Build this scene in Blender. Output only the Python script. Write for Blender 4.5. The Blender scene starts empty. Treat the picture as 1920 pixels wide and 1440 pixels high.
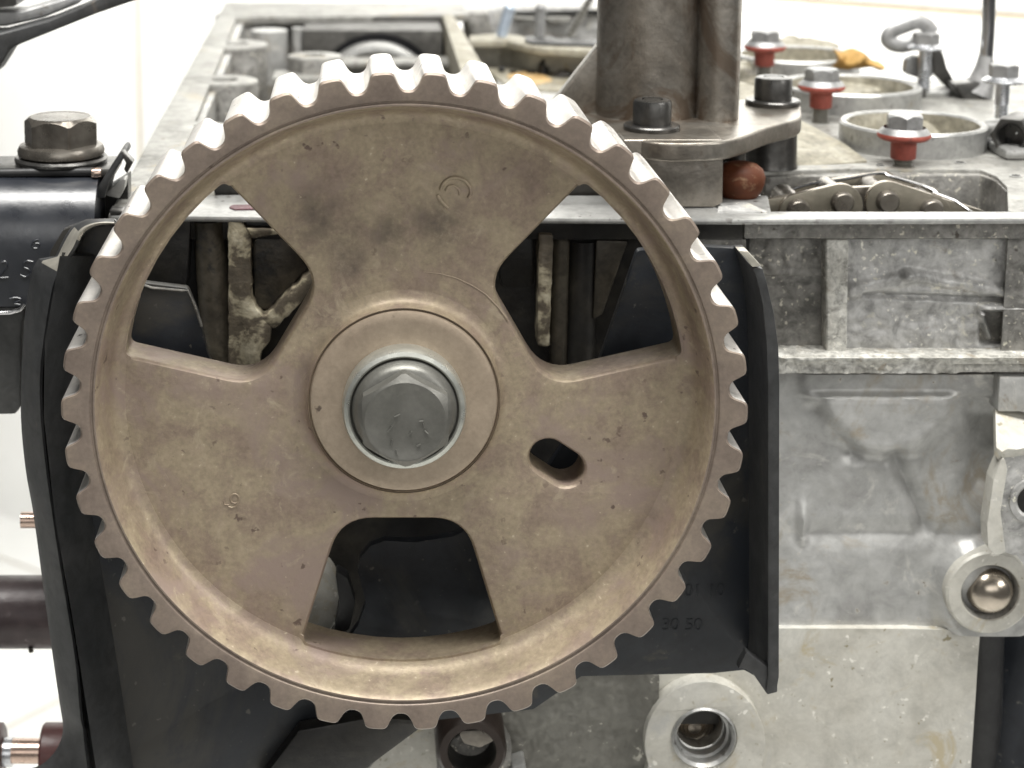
import bpy, bmesh, math, random
from mathutils import Vector, Matrix, noise as mnoise
from mathutils.geometry import tessellate_polygon

# ------------------------------------------------------------------ camera
S = 0.01                                   # all numbers below are centimetres
F, PITCH, PX0, PY0 = 3453.13, 0.168003, 665.18, 195.87
CAM = Vector((-0.931, -33.0, 11.4276))
sc = bpy.context.scene
col = sc.collection
cam_d = bpy.data.cameras.new("camera")
cam = bpy.data.objects.new("camera", cam_d)
col.objects.link(cam)
cam.location = CAM * S
cam.rotation_euler = (math.pi / 2 - PITCH, 0, 0)
cam_d.sensor_width = 36
cam_d.lens = F / 1920 * 36
cam_d.shift_x = (960 - PX0) / 1920
cam_d.shift_y = -(720 - PY0) / 1920
cam_d.clip_start = 0.01
cam_d.clip_end = 100
cam_d.dof.use_dof = True
cam_d.dof.focus_distance = 0.355
cam_d.dof.aperture_fstop = 30
sc.camera = cam

# ------------------------------------------------------------------ light
world = bpy.data.worlds.new("World")
sc.world = world
world.use_nodes = True
wb = world.node_tree.nodes["Background"]
wb.inputs[0].default_value = (1.0, 0.985, 0.96, 1)
wb.inputs[1].default_value = 0.085

def area(name, loc, rot, sx, sy, power, colr=(1, 0.985, 0.95)):
    d = bpy.data.lights.new(name, 'AREA')
    d.shape = 'RECTANGLE'; d.size = sx; d.size_y = sy
    d.energy = power; d.color = colr
    o = bpy.data.objects.new(name, d)
    o.location = loc; o.rotation_euler = rot
    col.objects.link(o)
    return o
area("ceiling_lamp", (0.05, -0.25, 1.30), (0, 0, 0), 1.3, 0.45, 48)
area("added_wall_light", (-0.35, 0.72, 0.95), (math.radians(90), 0, math.radians(-30)), 1.6, 0.5, 84)  # unseen light, added only to whiten the back wall
area("added_front_fill", (0.25, -2.1, 0.62), (math.radians(73), 0, math.radians(7)), 2.0, 0.9, 11)  # unseen soft fill, added to brighten the upright front faces
area("side_lamp", (1.5, -1.0, 0.8), (math.radians(50), 0, math.radians(56)), 0.8, 0.5, 13)
sc.view_settings.view_transform = 'Standard'
sc.view_settings.look = 'None'
sc.view_settings.exposure = 0
sc.view_settings.gamma = 1

# ------------------------------------------------------------------ camera maths (photo pixel -> place)
CP, SP = math.cos(PITCH), math.sin(PITCH)
def ray(px, py):
    u = (px - PX0) / F; v = -(py - PY0) / F
    return Vector((u, CP + v * SP, -SP + v * CP))
def W(px, py, Y):                          # point of that pixel on the upright plane at depth Y
    d = ray(px, py); return CAM + d * ((Y - CAM.y) / d.y)
def WZ(px, py, z):                         # point of that pixel on the level plane at height z
    d = ray(px, py); return CAM + d * ((z - CAM.z) / d.z)
def K(p):                                  # photo pixels per centimetre there
    q = Vector(p) - CAM
    return F / (q.y * CP - q.z * SP)

# ------------------------------------------------------------------ materials
def nt(name):
    m = bpy.data.materials.new(name); m.use_nodes = True
    t = m.node_tree; t.nodes.clear()
    out = t.nodes.new('ShaderNodeOutputMaterial')
    b = t.nodes.new('ShaderNodeBsdfPrincipled')
    t.links.new(b.outputs[0], out.inputs[0])
    return m, t, b
def noise_n(t, vec, scale, detail=6, rough=0.6, dist=0.0):
    n = t.nodes.new('ShaderNodeTexNoise')
    n.inputs['Scale'].default_value = scale; n.inputs['Detail'].default_value = detail
    n.inputs['Roughness'].default_value = rough; n.inputs['Distortion'].default_value = dist
    t.links.new(vec, n.inputs['Vector']); return n.outputs['Fac']
def ramp(t, fac, stops):
    r = t.nodes.new('ShaderNodeValToRGB')
    e = r.color_ramp.elements
    e[0].position = stops[0][0]; e[0].color = (*stops[0][1], 1)
    e[1].position = stops[-1][0]; e[1].color = (*stops[-1][1], 1)
    for p, c in stops[1:-1]:
        x = e.new(p); x.color = (*c, 1)
    t.links.new(fac, r.inputs[0]); return r.outputs[0]
def mixc(t, fac, a, b, mode='MIX'):
    m = t.nodes.new('ShaderNodeMix'); m.data_type = 'RGBA'; m.blend_type = mode
    for s, v in ((m.inputs[0], fac), (m.inputs[6], a), (m.inputs[7], b)):
        if hasattr(v, 'is_linked') or hasattr(v, 'links'): t.links.new(v, s)
        elif isinstance(v, (int, float)): s.default_value = v
        else: s.default_value = (*v, 1)
    return m.outputs[2]
def grey(v): return (v, v, v)
def surf(name, stops, scale=60, metallic=0.0, rough=(0.4, 0.6), bump=0.2, bscale=600, fine=0.35,
         specks=None, stain=None, coat=0.0, spec=0.5, bdist=0.0004, brush=None, mott=0.0, soft=0.09, smudge=None):
    """stops: colour ramp over broad noise; specks=(colour, threshold, scale); stain=(colour, threshold, scale)"""
    m, t, b = nt(name)
    tc = t.nodes.new('ShaderNodeTexCoord').outputs['Object']
    big = noise_n(t, tc, scale, 7, 0.65, 0.4)
    c = ramp(t, big, stops)
    fn = noise_n(t, tc, bscale, 4, 0.6)
    lo = 1 - fine; hi = 1 + fine * 0.6
    c = mixc(t, 1.0, c, ramp(t, fn, [(0.3, grey(lo)), (0.7, grey(min(hi, 1.0)))]), 'MULTIPLY')
    if mott:
        mn = noise_n(t, tc, scale * 4.5, 6, 0.72, 0.6)
        c = mixc(t, 1.0, c, ramp(t, mn, [(0.36, grey(1 - mott)), (0.52, grey(1.0)), (0.66, grey(1 + mott * 0.45))]), 'MULTIPLY')
    if stain:
        for (sc_, th, ss) in (stain if isinstance(stain, list) else [stain]):
            f = ramp(t, noise_n(t, tc, ss, 8, 0.7, 0.8), [(th, grey(0)), (th + soft, grey(1))])
            c = mixc(t, f, c, sc_)
    if specks:
        for (sc_, th, ss) in (specks if isinstance(specks, list) else [specks]):
            f = ramp(t, noise_n(t, tc, ss, 3, 0.5), [(th, grey(0)), (th + 0.05, grey(1))])
            f = mixc(t, 1.0, f, ramp(t, noise_n(t, tc, ss * 0.11 + 17, 3, 0.55), [(0.44, grey(0)), (0.58, grey(1))]), 'MULTIPLY')
            c = mixc(t, f, c, sc_)
    if smudge:
        tot = None
        wob = noise_n(t, tc, 130, 6, 0.7)
        for (x, y, z, r) in smudge[1]:
            d_ = t.nodes.new('ShaderNodeVectorMath'); d_.operation = 'DISTANCE'
            t.links.new(tc, d_.inputs[0]); d_.inputs[1].default_value = (x * S, y * S, z * S)
            mr = t.nodes.new('ShaderNodeMapRange'); mr.interpolation_type = 'SMOOTHSTEP'
            mr.inputs['From Min'].default_value = 0; mr.inputs['From Max'].default_value = r * 1.5 * S
            mr.inputs['To Min'].default_value = 0.85; mr.inputs['To Max'].default_value = 0.0
            t.links.new(d_.outputs['Value'], mr.inputs['Value'])
            if tot is None: tot = mr.outputs[0]
            else:
                mx = t.nodes.new('ShaderNodeMath'); mx.operation = 'MAXIMUM'
                t.links.new(tot, mx.inputs[0]); t.links.new(mr.outputs[0], mx.inputs[1]); tot = mx.outputs[0]
        mu = t.nodes.new('ShaderNodeMath'); mu.operation = 'MULTIPLY'
        t.links.new(tot, mu.inputs[0]); t.links.new(ramp(t, wob, [(0.38, grey(0.1)), (0.6, grey(1))]), mu.inputs[1])
        c = mixc(t, mu.outputs[0], c, smudge[0])
    t.links.new(c, b.inputs['Base Color'])
    b.inputs['Metallic'].default_value = metallic
    r = ramp(t, noise_n(t, tc, scale * 2.3, 5, 0.6), [(0.3, grey(rough[0])), (0.7, grey(rough[1]))])
    t.links.new(r, b.inputs['Roughness'])
    b.inputs['Specular IOR Level'].default_value = spec
    if coat: b.inputs['Coat Weight'].default_value = coat; b.inputs['Coat Roughness'].default_value = 0.15
    bp = t.nodes.new('ShaderNodeBump'); bp.inputs['Strength'].default_value = bump
    bp.inputs['Distance'].default_value = bdist
    if brush:
        mp = t.nodes.new('ShaderNodeMapping'); mp.inputs['Scale'].default_value = brush
        t.links.new(tc, mp.inputs['Vector'])
        h = noise_n(t, mp.outputs[0], bscale, 3, 0.6)
    else:
        h = noise_n(t, tc, bscale * 0.6, 5, 0.7)
    t.links.new(h, bp.inputs['Height'])
    t.links.new(bp.outputs[0], b.inputs['Normal'])
    return m

M = {}
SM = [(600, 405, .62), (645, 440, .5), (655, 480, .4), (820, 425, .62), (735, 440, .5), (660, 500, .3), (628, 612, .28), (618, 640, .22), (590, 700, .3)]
M['sinter'] = surf('sintered_brown_steel', [(0.30, (0.285, 0.215, 0.172)), (0.44, (0.32, 0.252, 0.188)), (0.55, (0.385, 0.318, 0.222)), (0.70, (0.385, 0.308, 0.228))],
                   110, 0.35, (0.42, 0.56), 0.3, 900, 0.24, stain=[((0.295, 0.228, 0.192), 0.51, 46), ((0.40, 0.335, 0.245), 0.58, 190), ((0.29, 0.215, 0.18), 0.60, 260)], mott=.10, soft=.13,
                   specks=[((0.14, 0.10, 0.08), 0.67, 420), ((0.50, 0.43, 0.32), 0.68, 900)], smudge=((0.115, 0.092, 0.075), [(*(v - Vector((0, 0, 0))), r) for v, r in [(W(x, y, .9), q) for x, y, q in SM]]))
M['sinter_rim'] = surf('mauve_worn_steel', [(0.3, (0.185, 0.146, 0.122)), (0.5, (0.245, 0.197, 0.162)), (0.7, (0.31, 0.254, 0.198))],
                       70, 0.4, (0.40, 0.55), 0.15, 1100, 0.18, specks=((0.08, 0.055, 0.045), 0.74, 330), mott=0.1)
M['flank'] = surf('belt_polished_steel', [(0.3, (0.60, 0.57, 0.53)), (0.7, (0.74, 0.72, 0.69))], 90, 0.7, (0.32, 0.46), 0.1, 900, 0.12, specks=((0.1, 0.09, 0.08), 0.66, 520))
M['hub'] = surf('pressed_hub_steel', [(0.3, (0.34, 0.272, 0.205)), (0.7, (0.41, 0.335, 0.255))], 80, 0.4, (0.38, 0.5), 0.12, 1200, 0.15, specks=((0.12, 0.09, 0.07), 0.72, 300), mott=0.08)
M['zinc'] = surf('grey_zinc_bolt', [(0.3, (0.135, 0.134, 0.120)), (0.7, (0.185, 0.182, 0.166))], 120, 0.55, (0.36, 0.5), 0.15, 900, 0.15)
M['zinc_bright'] = surf('bright_flange_edge', [(0.3, (0.50, 0.51, 0.47)), (0.7, (0.62, 0.63, 0.58))], 120, 0.8, (0.25, 0.38), 0.1, 900, 0.15)
M['black_paint'] = surf('black_paint', [(0.3, (0.012, 0.014, 0.018)), (0.7, (0.021, 0.024, 0.029))], 45, 0.0, (0.32, 0.5), 0.10, 500, 0.2, spec=0.4, stain=[((0.034, 0.032, 0.028), 0.50, 14), ((0.05, 0.045, 0.036), 0.62, 60), ((0.012, 0.015, 0.021), 0.55, 22)], specks=[((0.085, 0.08, 0.07), 0.645, 620)], mott=0.3)
M['black_gloss'] = surf('oily_black_paint', [(0.3, (0.010, 0.012, 0.017)), (0.7, (0.022, 0.025, 0.032))], 60, 0.0, (0.26, 0.38), 0.25, 260, 0.2, spec=1.0, stain=((0.04, 0.04, 0.04), 0.63, 90))
M['black_edge'] = surf('worn_lit_black_edge', [(0.3, (0.030, 0.032, 0.034)), (0.7, (0.060, 0.060, 0.060))], 60, 0.1, (0.38, 0.5), 0.2, 400, 0.25, stain=((0.12, 0.10, 0.08), 0.64, 60), mott=0.3)
M['grey_paint'] = surf('dusty_grey_paint', [(0.3, (0.055, 0.056, 0.056)), (0.7, (0.095, 0.095, 0.092))], 60, 0.1, (0.4, 0.55), 0.2, 400, 0.25, mott=.25)
M['alu'] = surf('cast_aluminium', [(0.30, (0.37, 0.365, 0.35)), (0.5, (0.52, 0.517, 0.505)), (0.7, (0.62, 0.617, 0.605))],
                45, 0.35, (0.42, 0.6), 0.45, 420, 0.3, specks=[((0.80, 0.78, 0.71), 0.62, 900), ((0.72, 0.70, 0.60), 0.645, 480), ((0.12, 0.10, 0.08), 0.69, 500)],
                stain=[((0.24, 0.205, 0.16), 0.62, 60), ((0.58, 0.56, 0.48), 0.58, 95)], mott=0.38)
M['alu_grey'] = surf('smooth_cast_aluminium', [(0.30, (0.33, 0.325, 0.315)), (0.5, (0.45, 0.45, 0.438)), (0.7, (0.53, 0.53, 0.515))],
                     40, 0.4, (0.40, 0.55), 0.25, 350, 0.15, specks=[((0.72, 0.70, 0.65), 0.685, 420), ((0.20, 0.18, 0.15), 0.70, 420)], stain=[((0.36, 0.325, 0.27), 0.55, 42), ((0.60, 0.59, 0.55), 0.58, 60), ((0.27, 0.24, 0.20), 0.63, 75)], mott=0.16)
M['alu_dirty'] = surf('stained_cast_aluminium', [(0.30, (0.155, 0.147, 0.13)), (0.5, (0.27, 0.262, 0.243)), (0.7, (0.39, 0.382, 0.362))],
                      60, 0.3, (0.42, 0.6), 0.5, 420, 0.35, specks=[((0.55, 0.52, 0.44), 0.62, 850), ((0.62, 0.60, 0.50), 0.655, 430), ((0.07, 0.06, 0.05), 0.65, 380)], mott=0.45)
M['alu_dark'] = surf('dark_oily_aluminium', [(0.3, (0.05, 0.048, 0.043)), (0.7, (0.14, 0.135, 0.125))], 60, 0.3, (0.4, 0.55), 0.3, 420, 0.3, mott=.3)
M['worn'] = surf('worn_highlight_edge', [(0.3, (0.42, 0.40, 0.34)), (0.7, (0.60, 0.57, 0.50))], 90, 0.6, (0.3, 0.45), 0.2, 500, 0.2)
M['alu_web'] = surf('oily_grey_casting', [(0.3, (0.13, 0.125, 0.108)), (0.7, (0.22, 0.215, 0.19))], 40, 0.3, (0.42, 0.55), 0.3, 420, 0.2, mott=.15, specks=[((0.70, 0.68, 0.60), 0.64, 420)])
M['alu_crust'] = surf('white_crusted_aluminium', [(0.30, (0.40, 0.388, 0.35)), (0.5, (0.58, 0.57, 0.525)), (0.7, (0.72, 0.715, 0.68))],
                      110, 0.15, (0.5, 0.7), 0.8, 330, 0.35, specks=[((0.82, 0.80, 0.73), 0.58, 700), ((0.14, 0.12, 0.09), 0.66, 420)], stain=((0.30, 0.265, 0.21), 0.57, 130), mott=0.5)
M['cream'] = surf('cream_machined_face', [(0.30, (0.45, 0.43, 0.375)), (0.5, (0.56, 0.545, 0.49)), (0.7, (0.63, 0.62, 0.57))],
                  40, 0.2, (0.40, 0.55), 0.25, 500, 0.12, specks=[((0.26, 0.23, 0.15), 0.665, 560), ((0.80, 0.78, 0.72), 0.645, 520)], stain=[((0.45, 0.395, 0.28), 0.57, 75), ((0.46, 0.455, 0.43), 0.58, 50)], mott=0.14)
M['machined'] = surf('machined_aluminium', [(0.3, (0.34, 0.34, 0.33)), (0.7, (0.50, 0.50, 0.485))], 60, 0.55, (0.30, 0.45), 0.2, 700, 0.2, stain=[((0.30, 0.28, 0.24), 0.60, 80), ((0.14, 0.12, 0.10), 0.66, 130)], specks=((0.10, 0.09, 0.08), 0.64, 420), mott=0.2)
M['deck'] = surf('gasket_face_aluminium', [(0.3, (0.24, 0.235, 0.215)), (0.7, (0.40, 0.395, 0.37))], 55, 0.3, (0.40, 0.58), 0.3, 450, 0.25, stain=[((0.30, 0.265, 0.20), 0.57, 60), ((0.12, 0.10, 0.075), 0.63, 95)], specks=((0.10, 0.085, 0.07), 0.64, 420), mott=0.3)
M['bore_shade'] = surf('painted_bore_shade', [(0.3, (0.004, 0.004, 0.005)), (0.7, (0.008, 0.008, 0.009))], 60, 0.0, (0.5, 0.6), 0.2, 300, 0.2, spec=0.2)  # near-black colour paints in the shade of the bearing opening
M['grime'] = surf('black_grime_and_shade', [(0.3, (0.010, 0.010, 0.012)), (0.5, (0.022, 0.021, 0.019)), (0.7, (0.045, 0.040, 0.032))], 60, 0.1, (0.3, 0.5), 0.5, 330, 0.3, specks=((0.16, 0.14, 0.10), 0.72, 180), mott=0.3)
M['grime_brown'] = surf('brown_oil_grime', [(0.3, (0.035, 0.030, 0.022)), (0.5, (0.065, 0.056, 0.042)), (0.7, (0.10, 0.088, 0.065))], 80, 0.2, (0.35, 0.5), 0.5, 330, 0.3, stain=((0.02, 0.02, 0.02), 0.56, 70), mott=0.4)
M['corroded'] = surf('corroded_rib', [(0.3, (0.06, 0.05, 0.035)), (0.50, (0.10, 0.082, 0.058)), (0.555, (0.30, 0.265, 0.185)), (0.68, (0.52, 0.48, 0.37))], 130, 0.1, (0.45, 0.65), 0.9, 260, 0.35)
M['oiled'] = surf('oiled_cast_tube', [(0.3, (0.20, 0.175, 0.145)), (0.5, (0.29, 0.265, 0.23)), (0.7, (0.38, 0.36, 0.325))], 40, 0.8, (0.30, 0.42), 0.3, 700, 0.2, stain=((0.17, 0.135, 0.105), 0.54, 40), mott=0.25)
M['dark_steel'] = surf('dark_steel', [(0.3, (0.06, 0.06, 0.058)), (0.7, (0.14, 0.135, 0.128))], 90, 0.75, (0.25, 0.4), 0.3, 600, 0.25)
M['oil_steel'] = surf('oily_brown_steel', [(0.3, (0.12, 0.105, 0.088)), (0.7, (0.27, 0.25, 0.22))], 70, 0.75, (0.22, 0.36), 0.3, 400, 0.25, stain=((0.05, 0.035, 0.025), 0.6, 80))
M['chain'] = surf('oily_chain_steel', [(0.3, (0.18, 0.165, 0.13)), (0.7, (0.28, 0.255, 0.21))], 70, 0.75, (0.26, 0.38), 0.15, 600, 0.15)
M['red'] = surf('red_thread_sealant', [(0.3, (0.28, 0.055, 0.038)), (0.7, (0.42, 0.10, 0.07))], 120, 0.0, (0.5, 0.7), 0.5, 420, 0.35, stain=[((0.17, 0.045, 0.035), 0.56, 160), ((0.42, 0.25, 0.19), 0.60, 240)])
M['bolt_grey'] = surf('grey_bolt_head', [(0.3, (0.30, 0.30, 0.30)), (0.7, (0.44, 0.44, 0.435))], 120, 0.5, (0.38, 0.52), 0.3, 500, 0.3, stain=((0.20, 0.18, 0.155), 0.60, 180))
M['silver'] = surf('plated_silver_bolt', [(0.3, (0.55, 0.57, 0.60)), (0.7, (0.70, 0.71, 0.73))], 120, 0.85, (0.22, 0.35), 0.15, 500, 0.15)
M['thread'] = surf('grey_thread', [(0.3, (0.20, 0.19, 0.17)), (0.7, (0.36, 0.35, 0.32))], 120, 0.7, (0.3, 0.45), 0.2, 500, 0.25)
M['rubber_orange'] = surf('orange_brown_rubber', [(0.3, (0.055, 0.015, 0.006)), (0.7, (0.115, 0.032, 0.010))], 90, 0.0, (0.55, 0.7), 0.4, 400, 0.25, spec=0.3, stain=[((0.05, 0.022, 0.014), 0.54, 60), ((0.20, 0.12, 0.07), 0.60, 150)])
M['rubber_black'] = surf('black_rubber', [(0.3, (0.012, 0.012, 0.013)), (0.7, (0.03, 0.03, 0.03))], 100, 0.0, (0.4, 0.6), 0.4, 400, 0.3)
M['chrome'] = surf('chrome_rod', [(0.3, (0.55, 0.55, 0.56)), (0.7, (0.68, 0.68, 0.69))], 40, 1.0, (0.12, 0.2), 0.05, 500, 0.1)
M['rag'] = surf('yellow_rag', [(0.3, (0.36, 0.20, 0.05)), (0.7, (0.54, 0.34, 0.11))], 120, 0.0, (0.7, 0.9), 0.6, 600, 0.25)
M['beige'] = surf('beige_deposit', [(0.3, (0.22, 0.20, 0.15)), (0.5, (0.34, 0.315, 0.245)), (0.7, (0.47, 0.445, 0.37))], 110, 0.05, (0.5, 0.7), 0.7, 420, 0.3, stain=((0.30, 0.25, 0.16), 0.61, 120), mott=0.3)
M['maroon'] = surf('maroon_primer', [(0.3, (0.055, 0.018, 0.018)), (0.7, (0.11, 0.040, 0.036))], 90, 0.0, (0.35, 0.5), 0.4, 300, 0.3)
M['copper_steel'] = surf('warm_polished_steel', [(0.3, (0.42, 0.36, 0.29)), (0.7, (0.58, 0.52, 0.44))], 60, 0.9, (0.2, 0.3), 0.15, 500, 0.2)
M['sleeve'] = surf('dark_rusty_sleeve', [(0.3, (0.025, 0.016, 0.012)), (0.7, (0.055, 0.040, 0.033))], 80, 0.3, (0.35, 0.5), 0.4, 300, 0.3)
M['pipe'] = surf('dull_purple_brown_pipe', [(0.3, (0.035, 0.022, 0.024)), (0.7, (0.075, 0.055, 0.055))], 110, 0.1, (0.35, 0.5), 0.6, 220, 0.3, specks=((0.20, 0.17, 0.17), 0.68, 160))
M['copper'] = surf('pale_copper_spindle', [(0.3, (0.50, 0.36, 0.29)), (0.7, (0.66, 0.52, 0.44))], 60, 0.9, (0.2, 0.32), 0.1, 500, 0.15)
M['blue_rod'] = surf('pale_blue_plated_pin', [(0.3, (0.42, 0.50, 0.62)), (0.7, (0.58, 0.66, 0.76))], 60, 0.5, (0.25, 0.4), 0.1, 500, 0.15)
M['tile'] = surf('white_glazed_tile', [(0.3, (0.80, 0.80, 0.775)), (0.7, (0.84, 0.84, 0.82))], 8, 0.0, (0.14, 0.22), 0.04, 20, 0.03)
M['grout'] = surf('beige_grout', [(0.3, (0.44, 0.38, 0.29)), (0.7, (0.55, 0.49, 0.39))], 60, 0.0, (0.8, 0.9), 0.3, 300, 0.2)
M['gasket_red'] = surf('maroon_gasket_scrap', [(0.3, (0.06, 0.015, 0.022)), (0.7, (0.10, 0.028, 0.038))], 90, 0.0, (0.4, 0.6), 0.3, 300, 0.2)
M['orange_stain'] = surf('rusty_orange_deposit', [(0.3, (0.46, 0.27, 0.09)), (0.7, (0.72, 0.55, 0.31))], 150, 0.0, (0.5, 0.7), 0.5, 400, 0.3)

# ------------------------------------------------------------------ mesh helpers
cur_origin = {}
def thing(name, label, cat, loc=(0, 0, 0), group=None):
    o = bpy.data.objects.new(name, None); col.objects.link(o)
    o.empty_display_size = 0.01
    o.location = Vector(loc) * S
    o['label'] = label; o['category'] = cat
    if group: o['group'] = group
    return o
def world_of(o):
    p = Vector((0, 0, 0))
    while o is not None:
        p = p + o.location; o = o.parent
    return p
class MB:
    def __init__(s): s.v = []; s.f = []; s.m = []
    def add(s, vs, fs, mi=0):
        n = len(s.v); s.v += [Vector(v) for v in vs]
        for f in fs: s.f.append([i + n for i in f]); s.m.append(mi)
        return s
    def prism(s, pts, dv, mi=0):           # polygon pts (3D) swept along dv
        pts = [Vector(p) for p in pts]; dv = Vector(dv); n = len(pts)
        s.add(pts + [p + dv for p in pts], [list(range(n))[::-1], list(range(n, 2 * n))] + [[i, (i + 1) % n, n + (i + 1) % n, n + i] for i in range(n)], mi)
        return s
    def box(s, a, b, mi=0):
        a = Vector(a); b = Vector(b)
        return s.prism([(a.x, a.y, a.z), (b.x, a.y, a.z), (b.x, a.y, b.z), (a.x, a.y, b.z)], (0, b.y - a.y, 0), mi)
    def lathe(s, prof, c=(0, 0, 0), axis='z', n=48, mi=0, cap=True, mfun=None, sx=1.0):   # prof: (r, h)
        c = Vector(c); rings = []; base = len(s.v)
        def P(r, h, a):
            x, y = r * math.cos(a) * sx, r * math.sin(a)
            if axis == 'z': return c + Vector((x, y, h))
            if axis == 'y': return c + Vector((x, h, y))
            return c + Vector((h, x, y))
        vs = [P(r, h, 2 * math.pi * k / n) for (r, h) in prof for k in range(n)]
        fs = []; ms = []
        for j in range(len(prof) - 1):
            for k in range(n):
                k2 = (k + 1) % n
                fs.append([j * n + k, j * n + k2, (j + 1) * n + k2, (j + 1) * n + k]); ms.append(mfun(j) if mfun else mi)
        s.add(vs, fs, mi); s.m[-len(ms):] = ms
        if cap:
            if prof[0][0] > 1e-6: s.f.append([base + k for k in range(n)][::-1]); s.m.append(ms[0])
            if prof[-1][0] > 1e-6: s.f.append([base + (len(prof) - 1) * n + k for k in range(n)]); s.m.append(ms[-1])
        return s
    def tube(s, pts, r, n=12, mi=0, flat=1.0):
        pts = [Vector(p) for p in pts]; N = len(pts); vs = []
        rr = r if isinstance(r, (list, tuple)) else [r] * N
        up = Vector((0, 0, 1)); prev = None
        for i, p in enumerate(pts):
            t = (pts[min(i + 1, N - 1)] - pts[max(i - 1, 0)]).normalized()
            if prev is None:
                a = t.cross(up)
                if a.length < 1e-3: a = t.cross(Vector((1, 0, 0)))
                a.normalize()
            else:
                a = (prev - t * prev.dot(t)).normalized()
            prev = a; b = t.cross(a)
            for k in range(n):
                an = 2 * math.pi * k / n
                vs.append(p + a * (rr[i] * math.cos(an)) + b * (rr[i] * flat * math.sin(an)))
        fs = [[i * n + k, i * n + (k + 1) % n, (i + 1) * n + (k + 1) % n, (i + 1) * n + k] for i in range(N - 1) for k in range(n)]
        fs += [list(range(n))[::-1], [(N - 1) * n + k for k in range(n)]]
        return s.add(vs, fs, mi)
    def build(s, name, mats, parent=None, bevel=0.0, seg=2, smooth=35, origin=None):
        if not isinstance(mats, (list, tuple)): mats = [mats]
        o0 = world_of(parent) / S if parent else (Vector(origin) if origin is not None else Vector((0, 0, 0)))
        me = bpy.data.meshes.new(name)
        me.from_pydata([tuple((v - o0) * S) for v in s.v], [], s.f)
        for mm in mats: me.materials.append(M[mm] if isinstance(mm, str) else mm)
        me.polygons.foreach_set('material_index', s.m)
        me.update()
        bm = bmesh.new(); bm.from_mesh(me)
        bmesh.ops.remove_doubles(bm, verts=bm.verts, dist=1e-7)
        bmesh.ops.recalc_face_normals(bm, faces=bm.faces)
        if bevel:
            es = [e for e in bm.edges if len(e.link_faces) == 2 and e.calc_face_angle(0) > math.radians(28)]
            try:
                bmesh.ops.bevel(bm, geom=es, offset=bevel * S, segments=seg, profile=0.6, affect='EDGES', clamp_overlap=True)
            except Exception: pass
        bm.to_mesh(me); bm.free()
        me.shade_smooth()
        me.set_sharp_from_angle(angle=math.radians(smooth))
        o = bpy.data.objects.new(name, me); col.objects.link(o)
        if parent: o.parent = parent
        elif origin is not None: o.location = Vector(origin) * S
        return o
def tag(o, label, cat=None, group=None, kind=None):
    if label: o['label'] = label
    if cat: o['category'] = cat
    if group: o['group'] = group
    if kind: o['kind'] = kind
    return o
def pxprism(pts, Y0, Y1, mb=None, mi=0):       # outline at depth Y0 swept straight back to Y1
    mb = mb or MB()
    return mb.prism([W(x, y, Y0) for x, y in pts], (0, Y1 - Y0, 0), mi)
def holed(pts, hole, Y0, Y1, mb=None, mi=0):   # like pxprism, with round holes (px, py, radius px)
    mb = mb or MB(); loops = [[W(x, y, Y0) for x, y in pts]]
    for (hx, hy, hr) in hole:
        c = W(hx, hy, Y0); r = hr / K(c)
        loops.append([c + Vector((r * math.cos(2 * math.pi * k / 40), 0, r * math.sin(2 * math.pi * k / 40))) for k in range(40)])
    tri = tessellate_polygon([[Vector((p.x, p.z, 0)) for p in l] for l in loops])
    flat = [p for l in loops for p in l]; n = len(flat); dv = Vector((0, Y1 - Y0, 0))
    fs = [list(t) for t in tri] + [[i + n for i in t][::-1] for t in tri]; b = 0
    for l in loops:
        m = len(l); fs += [[b + i, b + (i + 1) % m, n + b + (i + 1) % m, n + b + i] for i in range(m)]; b += m
    return mb.add(flat + [p + dv for p in flat], fs, mi)
def zprism(pts, z0, z1, mb=None, mi=0):        # outline on level z0 swept straight down to z1
    mb = mb or MB()
    return mb.prism([WZ(x, y, z0) for x, y in pts], (0, 0, z1 - z0), mi)
def rounded(pts, r, n=5):                      # round the corners of a 2D polygon
    out = []; N = len(pts)
    for i in range(N):
        p0 = Vector(pts[i - 1]); p = Vector(pts[i]); p1 = Vector(pts[(i + 1) % N])
        ri = r[i] if isinstance(r, (list, tuple)) else r
        if ri <= 0: out.append(tuple(p)); continue
        a = (p0 - p); b = (p1 - p)
        ang = a.angle(b); d = min(ri / math.tan(ang / 2), a.length * 0.48, b.length * 0.48)
        A = p + a.normalized() * d; B = p + b.normalized() * d
        for k in range(n + 1):
            t = k / n
            out.append(tuple(A * (1 - t) ** 2 + p * 2 * t * (1 - t) + B * t * t))
    return out
def spline(pts, n=6, closed=True):
    out = []; N = len(pts)
    for i in range(N if closed else N - 1):
        g = lambda k: Vector(pts[k % N]) if closed else Vector(pts[max(0, min(N - 1, k))])
        p0, p1, p2, p3 = g(i - 1), g(i), g(i + 1), g(i + 2)
        for k in range(n):
            t = k / n
            out.append(tuple(.5 * (2 * p1 + (p2 - p0) * t + (2 * p0 - 5 * p1 + 4 * p2 - p3) * t * t + (3 * p1 - p0 - 3 * p2 + p3) * t ** 3)))
    if not closed: out.append(tuple(pts[-1]))
    return out
def jag(pts, amp=3.0, step=9.0, seed=1):      # broken, crusty outline
    out = []; N = len(pts)
    for i in range(N):
        a = Vector(pts[i]); b = Vector(pts[(i + 1) % N]); n = max(1, int((b - a).length / step))
        for k in range(n):
            p = a + (b - a) * (k / n)
            out.append((p.x + amp * mnoise.noise(Vector((p.x / 11, p.y / 11, seed))), p.y + amp * mnoise.noise(Vector((p.x / 11, p.y / 11, seed + 9)))))
    return out
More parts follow.
